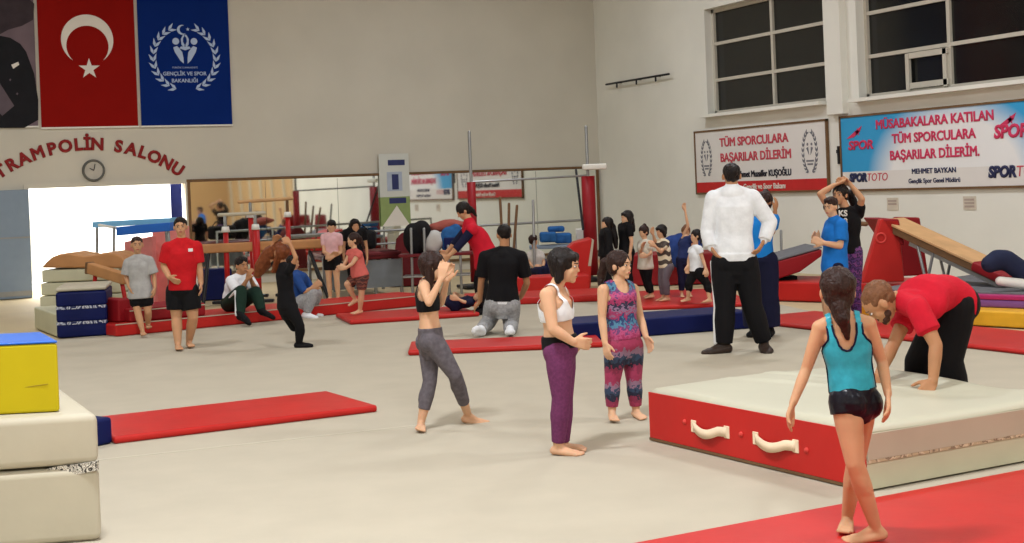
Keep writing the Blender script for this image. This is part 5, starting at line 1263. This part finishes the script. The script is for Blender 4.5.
# gymnast in black turning
p = Person(302, 347.5, 1.2, -60, 'gymnast in black swinging round on one leg, long auburn hair flying out', voxel=.0085, hface=-120, pitch=25, build=.95, skin=SKIN2, feet='shoe', j={
    'hd': (281, 252, .05), 'nk': (283, 264, .05), 'shR': (279, 270, .12), 'shL': (289, 271, -.10), 'elR': (269, 256, .15), 'wrR': (274, 241, .1), 'haR': (281, 233, .05), 'elL': (296, 258, -.15), 'wrL': (290, 243, -.1), 'haL': (282, 235, -.05),
    'hipR': (284, 307, .05), 'hipL': (290, 307, -.04), 'knL': (300, 326, -.05), 'anL': (299, 344, .0), 'toL': (311, None, -.02), 'knR': (294, 327, .12), 'anR': (288, 318, .45), 'toR': (283, 315, .55)})
AUB = mat('hair_auburn', (112, 58, 30), rough=.5, var=.3, vs=30)
p.hair('long', AUB, chain=([(280, 248, p.d0 + .12), (270, 255, p.d0 + .2), (262, 266, p.d0 + .22), (258, 274, p.d0 + .22)], [.085, .10, .085, .05]))
p.wear('long_top', BLK, torso=(-.05, 1.05), sleeve=(0, .5), off=.012, flare=.01); p.wear('leggings', BLK, torso=(-.34, .15), legs=(0, 1.95), off=.012); p.shoes(BLK)
# crouching person in blue
p = Person(306, 318, 1.5, 75, 'person crouching in blue shirt and grey trousers behind the turning gymnast', gz=0, voxel=.010, hface=80, pitch=-10, build=1.0, skin=SKIN, bow=.04, feet='shoe', j={
    'hd': (293, 263, .2), 'nk': (294, 273, .2), 'shR': (296, 278, .05), 'shL': (303, 277, .32), 'elR': (305, 292, -.02), 'wrR': (312, 288, -.05), 'haR': (316, 285, -.05), 'elL': (312, 290, .3), 'wrL': (317, 286, .2), 'haL': (319, 282, .15),
    'hipR': (295, 307, .1), 'hipL': (297, 306, .28), 'knR': (314, 293, -.02), 'knL': (317, 294, .22), 'anR': (306, 314, -.0), 'anL': (311, 312, .25), 'toR': (313, None, -.05), 'toL': (319, None, .2)})
p.hair('short', HAIR); p.wear('shirt', cloth('shirt_mid_blue', (38, 72, 134)), torso=(.0, 1.06), sleeve=(0, 1.0), off=.022); p.wear('trousers', CGRY, torso=(-.34, .1), legs=(0, 1.9), off=.024); p.shoes(CWHT)
# small ones by the mirror
p = Person(334, 301, 1.28, -20, 'small girl in pale pink top and black shorts with folded arms beside the trampoline', voxel=.010, hface=0, pitch=-20, skin=SKIN3, j={'hd': (331.5, 227, 0), 'elR': (324, 252, -.05), 'wrR': (331, 255, -.15), 'haR': (338, 252, -.15), 'elL': (341, 252, -.03), 'wrL': (333, 257, -.15), 'haL': (326, 257, -.15)})
p.hair('short', HAIR); p.wear('top', cloth('top_pale_pink', (222, 178, 182)), torso=(.05, 1.05), sleeve=(0, .5), off=.014); p.wear('shorts', BLK, torso=(-.34, .2), legs=(0, .55), off=.018)
p = Person(357, 298, 1.34, 10, 'dark haired girl in black standing half hidden behind the girl in pink', voxel=.010, hface=20, skin=SKIN, j={'hd': (355, 226, 0)})
p.hair('bob', HAIR); p.wear('top', BLK, torso=(.05, 1.05), sleeve=(0, .6), off=.014); p.wear('leggings', BLK, torso=(-.34, .2), legs=(0, 1.6), off=.014)
p = Person(359, 315, 1.16, -55, 'small girl in salmon pink top and brown patterned shorts lifting one knee', gz=.06, voxel=.0095, hface=-60, skin=SKIN3, build=1.05, j={
    'hd': (353, 240, 0), 'shL': (359, 254, -.08), 'shR': (350, 253, .08), 'elL': (352, 264, -.15), 'wrL': (346, 268, -.16), 'haL': (342, 268, -.16), 'elR': (346, 262, .05), 'wrR': (343, 266, .0), 'haR': (340, 268, 0), 'hipL': (362, 276, -.05), 'hipR': (358, 276, .05), 'knL': (361.5, 293, -.05), 'anL': (360, 310, .0), 'knR': (347, 284, .0), 'anR': (355, 299, .1), 'toR': (350, 304, .05)})
p.hair('pony', HAIRB, chain=([(360, 238, p.d0 + .03), (364, 248, p.d0 + .05)], [.03, .02]))
p.wear('top', cloth('top_salmon', (206, 102, 94)), torso=(-.02, 1.05), sleeve=(0, .35), off=.016, flare=.02); p.wear('shorts', bands('brown_print', [(96, 44, 40), (60, 30, 30), (130, 76, 60)], period=.05, noise=2, scale_noise=22), torso=(-.34, .1), legs=(0, .8), off=.018, glute=True)
# woman in red vest spotting
p = Person(483, 314, 1.62, -75, 'woman in red vest over dark sleeves leaning forward to help a child', voxel=.010, hface=-70, pitch=-35, build=1.05, skin=SKIN, bow=.05, feet='shoe', j={
    'hd': (463, 211, 0), 'nk': (469, 221, 0), 'shL': (472, 230, -.18), 'shR': (468, 228, .16), 'elL': (458, 247, -.22), 'wrL': (449, 256, -.25), 'haL': (444, 260, -.25), 'elR': (455, 243, .12), 'wrR': (447, 252, .05), 'haR': (442, 256, 0),
    'hipL': (487, 262, -.09), 'hipR': (485, 262, .09)})
p.hair('pony', HAIR, chain=([(468, 208, p.d0), (473, 211, p.d0 + .03), (476, 216, p.d0 + .03)], [.05, .035, .015]))
p.wear('sleeves', CNAVY, sleeve=(0, 1.3), off=.014); p.wear('vest', CRED, torso=(-.10, 1.05), sleeve=(0, .12), off=.035, flare=.035); p.wear('trousers', BLK, torso=(-.34, .1), legs=(0, 1.93), off=.018); p.shoes(BLK)
# kneeling man from behind
p = Person(503, 333.5, 1.74, -170, 'man seen from behind kneeling in black t-shirt and grey trousers', voxel=.009, hface=-165, pitch=-12, build=1.0, skin=SKIN2, feet='shoe', j={
    'hd': (504, 235, .08), 'nk': (504, 250, .05), 'shL': (485, 257, 0), 'shR': (521, 257, 0), 'elL': (481, 283, .05), 'wrL': (480, 301, .15), 'haL': (474, 308, .2), 'elR': (527, 283, .05), 'wrR': (521, 297, .22), 'haR': (513, 301, .3),
    'hipL': (495, 303, 0), 'hipR': (510, 303, 0), 'knL': (489, 322, .22), 'anL': (481, 329, -.28), 'toL': (476, 330, -.42), 'knR': (511, 326, .12), 'anR': (510, 329, -.32), 'toR': (510, 331, -.45)})
p.hair('crop', HAIR); p.wear('t_shirt', BLK, torso=(.05, 1.05), sleeve=(0, .75), off=.024, sflare=.012, flare=.02)
p.wear('undershirt_hem', CWHT, torso=(-.02, .09), off=.030); p.wear('trousers', CGRY, torso=(-.34, .05), legs=(0, 1.93), off=.026); p.shoes(CWHT)
# child lying on the mat between the two adults
p = Person(462, 308, 1.15, -90, 'child in dark clothes lying on the red mat below the woman in red', gz=.1, voxel=.010, hface=-40, pitch=60, skin=SKIN3, build=.95, j={
    'hd': (479, 297, .1), 'nk': (473, 299.5, .1), 'shR': (471, 300, .2), 'shL': (470, 302.5, -.02), 'elR': (464, 297, .2), 'wrR': (458, 295, .15), 'haR': (454, 294, .1), 'elL': (464, 302, -.1), 'wrL': (458, 299, -.1), 'haL': (453, 298, -.1),
    'hipR': (456, 303, .2), 'hipL': (455, 305, .05), 'knR': (446, 298, .25), 'knL': (444, 300, .05), 'anR': (438, 304, .25), 'anL': (436, 306, .05), 'toR': (433, 301, .25), 'toL': (431, 303, .05)})
p.hair('short', HAIRB); p.wear('top', CNAVY, torso=(.05, 1.0), sleeve=(0, .8), off=.014); p.wear('leggings', CNAVY, torso=(-.34, .15), legs=(0, .9), off=.014)
# child sitting near the mirror
p = Person(536, 285, 1.25, 30, 'child with dark hair in pale top sitting on the small navy mat near the mirror', gz=0, voxel=.011, hface=150, skin=SKIN3, j={
    'hd': (533.5, 241, 0), 'nk': (535, 250, 0), 'shR': (530, 254, -.02), 'shL': (541, 254, .04), 'elR': (529, 262, -.05), 'wrR': (533, 267, -.12), 'haR': (537, 268, -.15), 'elL': (544, 262, 0), 'wrL': (543, 267, -.1), 'haL': (540, 268, -.15),
    'hipR': (533, 272, .0), 'hipL': (539, 271, .06), 'knR': (540, 270, -.3), 'knL': (545, 269, -.25), 'anR': (541, 284, -.3), 'anL': (547, 283, -.25), 'toR': (545, None, -.42), 'toL': (550, None, -.38)})
p.hair('short', HAIRB); p.wear('top', cloth('top_pale_grey', (206, 202, 196)), torso=(.0, 1.05), sleeve=(0, .5), off=.018); p.wear('leggings', CNAVY, torso=(-.34, .15), legs=(0, 1.7), off=.015)
# queue of children on the red mat
p = Person(608, 297, 1.14, -80, 'girl with long black hair in black clothes, first at the left of the queue', gz=.1, voxel=.010, hface=-70, skin=SKIN3, j={'hd': (606.5, 224, 0)})
p.hair('long', HAIR, chain=([(612, 226, p.d0 + .06), (615, 238, p.d0 + .05), (616, 247, p.d0 + .04)], [.05, .05, .03])); p.wear('top', BLK, torso=(-.05, 1.05), sleeve=(0, 1.9), off=.022, flare=.02); p.wear('leggings', BLK, torso=(-.34, .15), legs=(0, 1.9), off=.018)
p = Person(628, 296, 1.22, -70, 'taller girl with long dark hair in black t-shirt, second in the queue', gz=.1, voxel=.010, hface=-60, skin=SKIN3, j={'hd': (626.5, 218, 0)})
p.hair('bob', HAIR, chain=([(631, 220, p.d0 + .06), (633, 230, p.d0 + .06)], [.05, .035])); p.wear('t_shirt', BLK, torso=(-.02, 1.05), sleeve=(0, .6), off=.018); p.wear('leggings', BLK, torso=(-.34, .15), legs=(0, 1.9), off=.014)
p = Person(649, 298.5, 1.06, -60, 'small child in cream t-shirt and black leggings with a hair bun, hands at the mouth', gz=.06, voxel=.0095, hface=-50, pitch=-15, skin=SKIN3, j={
    'hd': (643.5, 232, 0), 'shR': (641, 244, .05), 'shL': (649, 244, -.05), 'elR': (640, 253, -.05), 'wrR': (642, 248, -.16), 'haR': (643.5, 243, -.18), 'elL': (651, 253, -.1), 'wrL': (647, 256, -.2), 'haL': (642, 256, -.2), 'hipR': (643.5, 267, .04), 'hipL': (647.5, 267, -.04), 'knR': (646, 281, .04), 'knL': (648, 281, -.04), 'anR': (650, 294, .05), 'anL': (652, 295, -.05)})
p.hair('bun', HAIRB); p.wear('t_shirt', cloth('tee_cream', (214, 206, 190)), torso=(-.10, 1.05), sleeve=(0, .6), off=.022, flare=.015); p.wear('leggings', BLK, torso=(-.34, .1), legs=(0, 1.85), off=.014)
STR = bands('stripes_dark_cream', [(70, 58, 52), (222, 208, 180)], period=.125, axis='Z', noise=.0, scale_noise=2, wave=.12)
p = Person(665, 301, 1.07, -70, 'small child in brown and cream striped shirt and grey leggings in the queue', gz=.06, voxel=.0095, hface=-60, pitch=-10, skin=SKIN3, j={
    'hd': (661, 231.5, 0), 'shR': (659, 243, .06), 'shL': (666, 243, -.06), 'elR': (655, 241, -.02), 'wrR': (653, 234, -.1), 'haR': (652, 229, -.12), 'elL': (661, 252, -.15), 'wrL': (655, 246, -.2), 'haL': (651, 242, -.22), 'hipR': (664, 267, .04), 'hipL': (668, 267, -.04)})
p.hair('bob', HAIR); p.wear('shirt', STR, torso=(-.02, 1.05), sleeve=(0, .5), off=.018); p.wear('leggings', cloth('leggings_mid_grey', (104, 96, 104)), torso=(-.34, .1), legs=(0, 1.85), off=.014)
p = Person(686, 297, 1.02, 0, 'child in dark blue behind the queue stretching one arm straight up', gz=.06, voxel=.010, hface=0, skin=SKIN3, j={
    'hd': (686, 232, .2), 'elR': (688, 226, .1), 'shR': (681, 244, .2), 'wrR': (685, 210, .1), 'haR': (682.5, 200, .1)})
for k in p.T: pass
p.hair('bun', HAIRL); p.wear('top', cloth('top_dark_blue', (34, 44, 86)), torso=(-.05, 1.05), sleeve=(0, .3), off=.018); p.wear('leggings', CNAVY, torso=(-.34, .1), legs=(0, 1.8), off=.014)
p = Person(697, 304, 1.02, -65, 'small girl with pigtails in white t-shirt and black leggings striding to the left', gz=.06, voxel=.0095, hface=-70, skin=SKIN3, build=1.05, j={
    'hd': (695.5, 236, 0), 'shR': (692, 250, .08), 'shL': (699, 249, -.08), 'elL': (703, 260, -.1), 'wrL': (706, 269, -.14), 'haL': (707, 275, -.16), 'elR': (689, 259, .08), 'wrR': (688, 266, 0), 'haR': (687, 271, 0),
    'hipR': (695, 271, .04), 'hipL': (698, 271, -.04), 'knR': (689, 283, .0), 'anR': (688, 298, .05), 'knL': (707, 284, -.02), 'anL': (709.5, 299, -.05)})
p.hair('pigtails', HAIR); p.wear('t_shirt', CWHT, torso=(.0, 1.05), sleeve=(0, .4), off=.018); p.wear('leggings', BLK, torso=(-.34, .1), legs=(0, 1.35), off=.016)
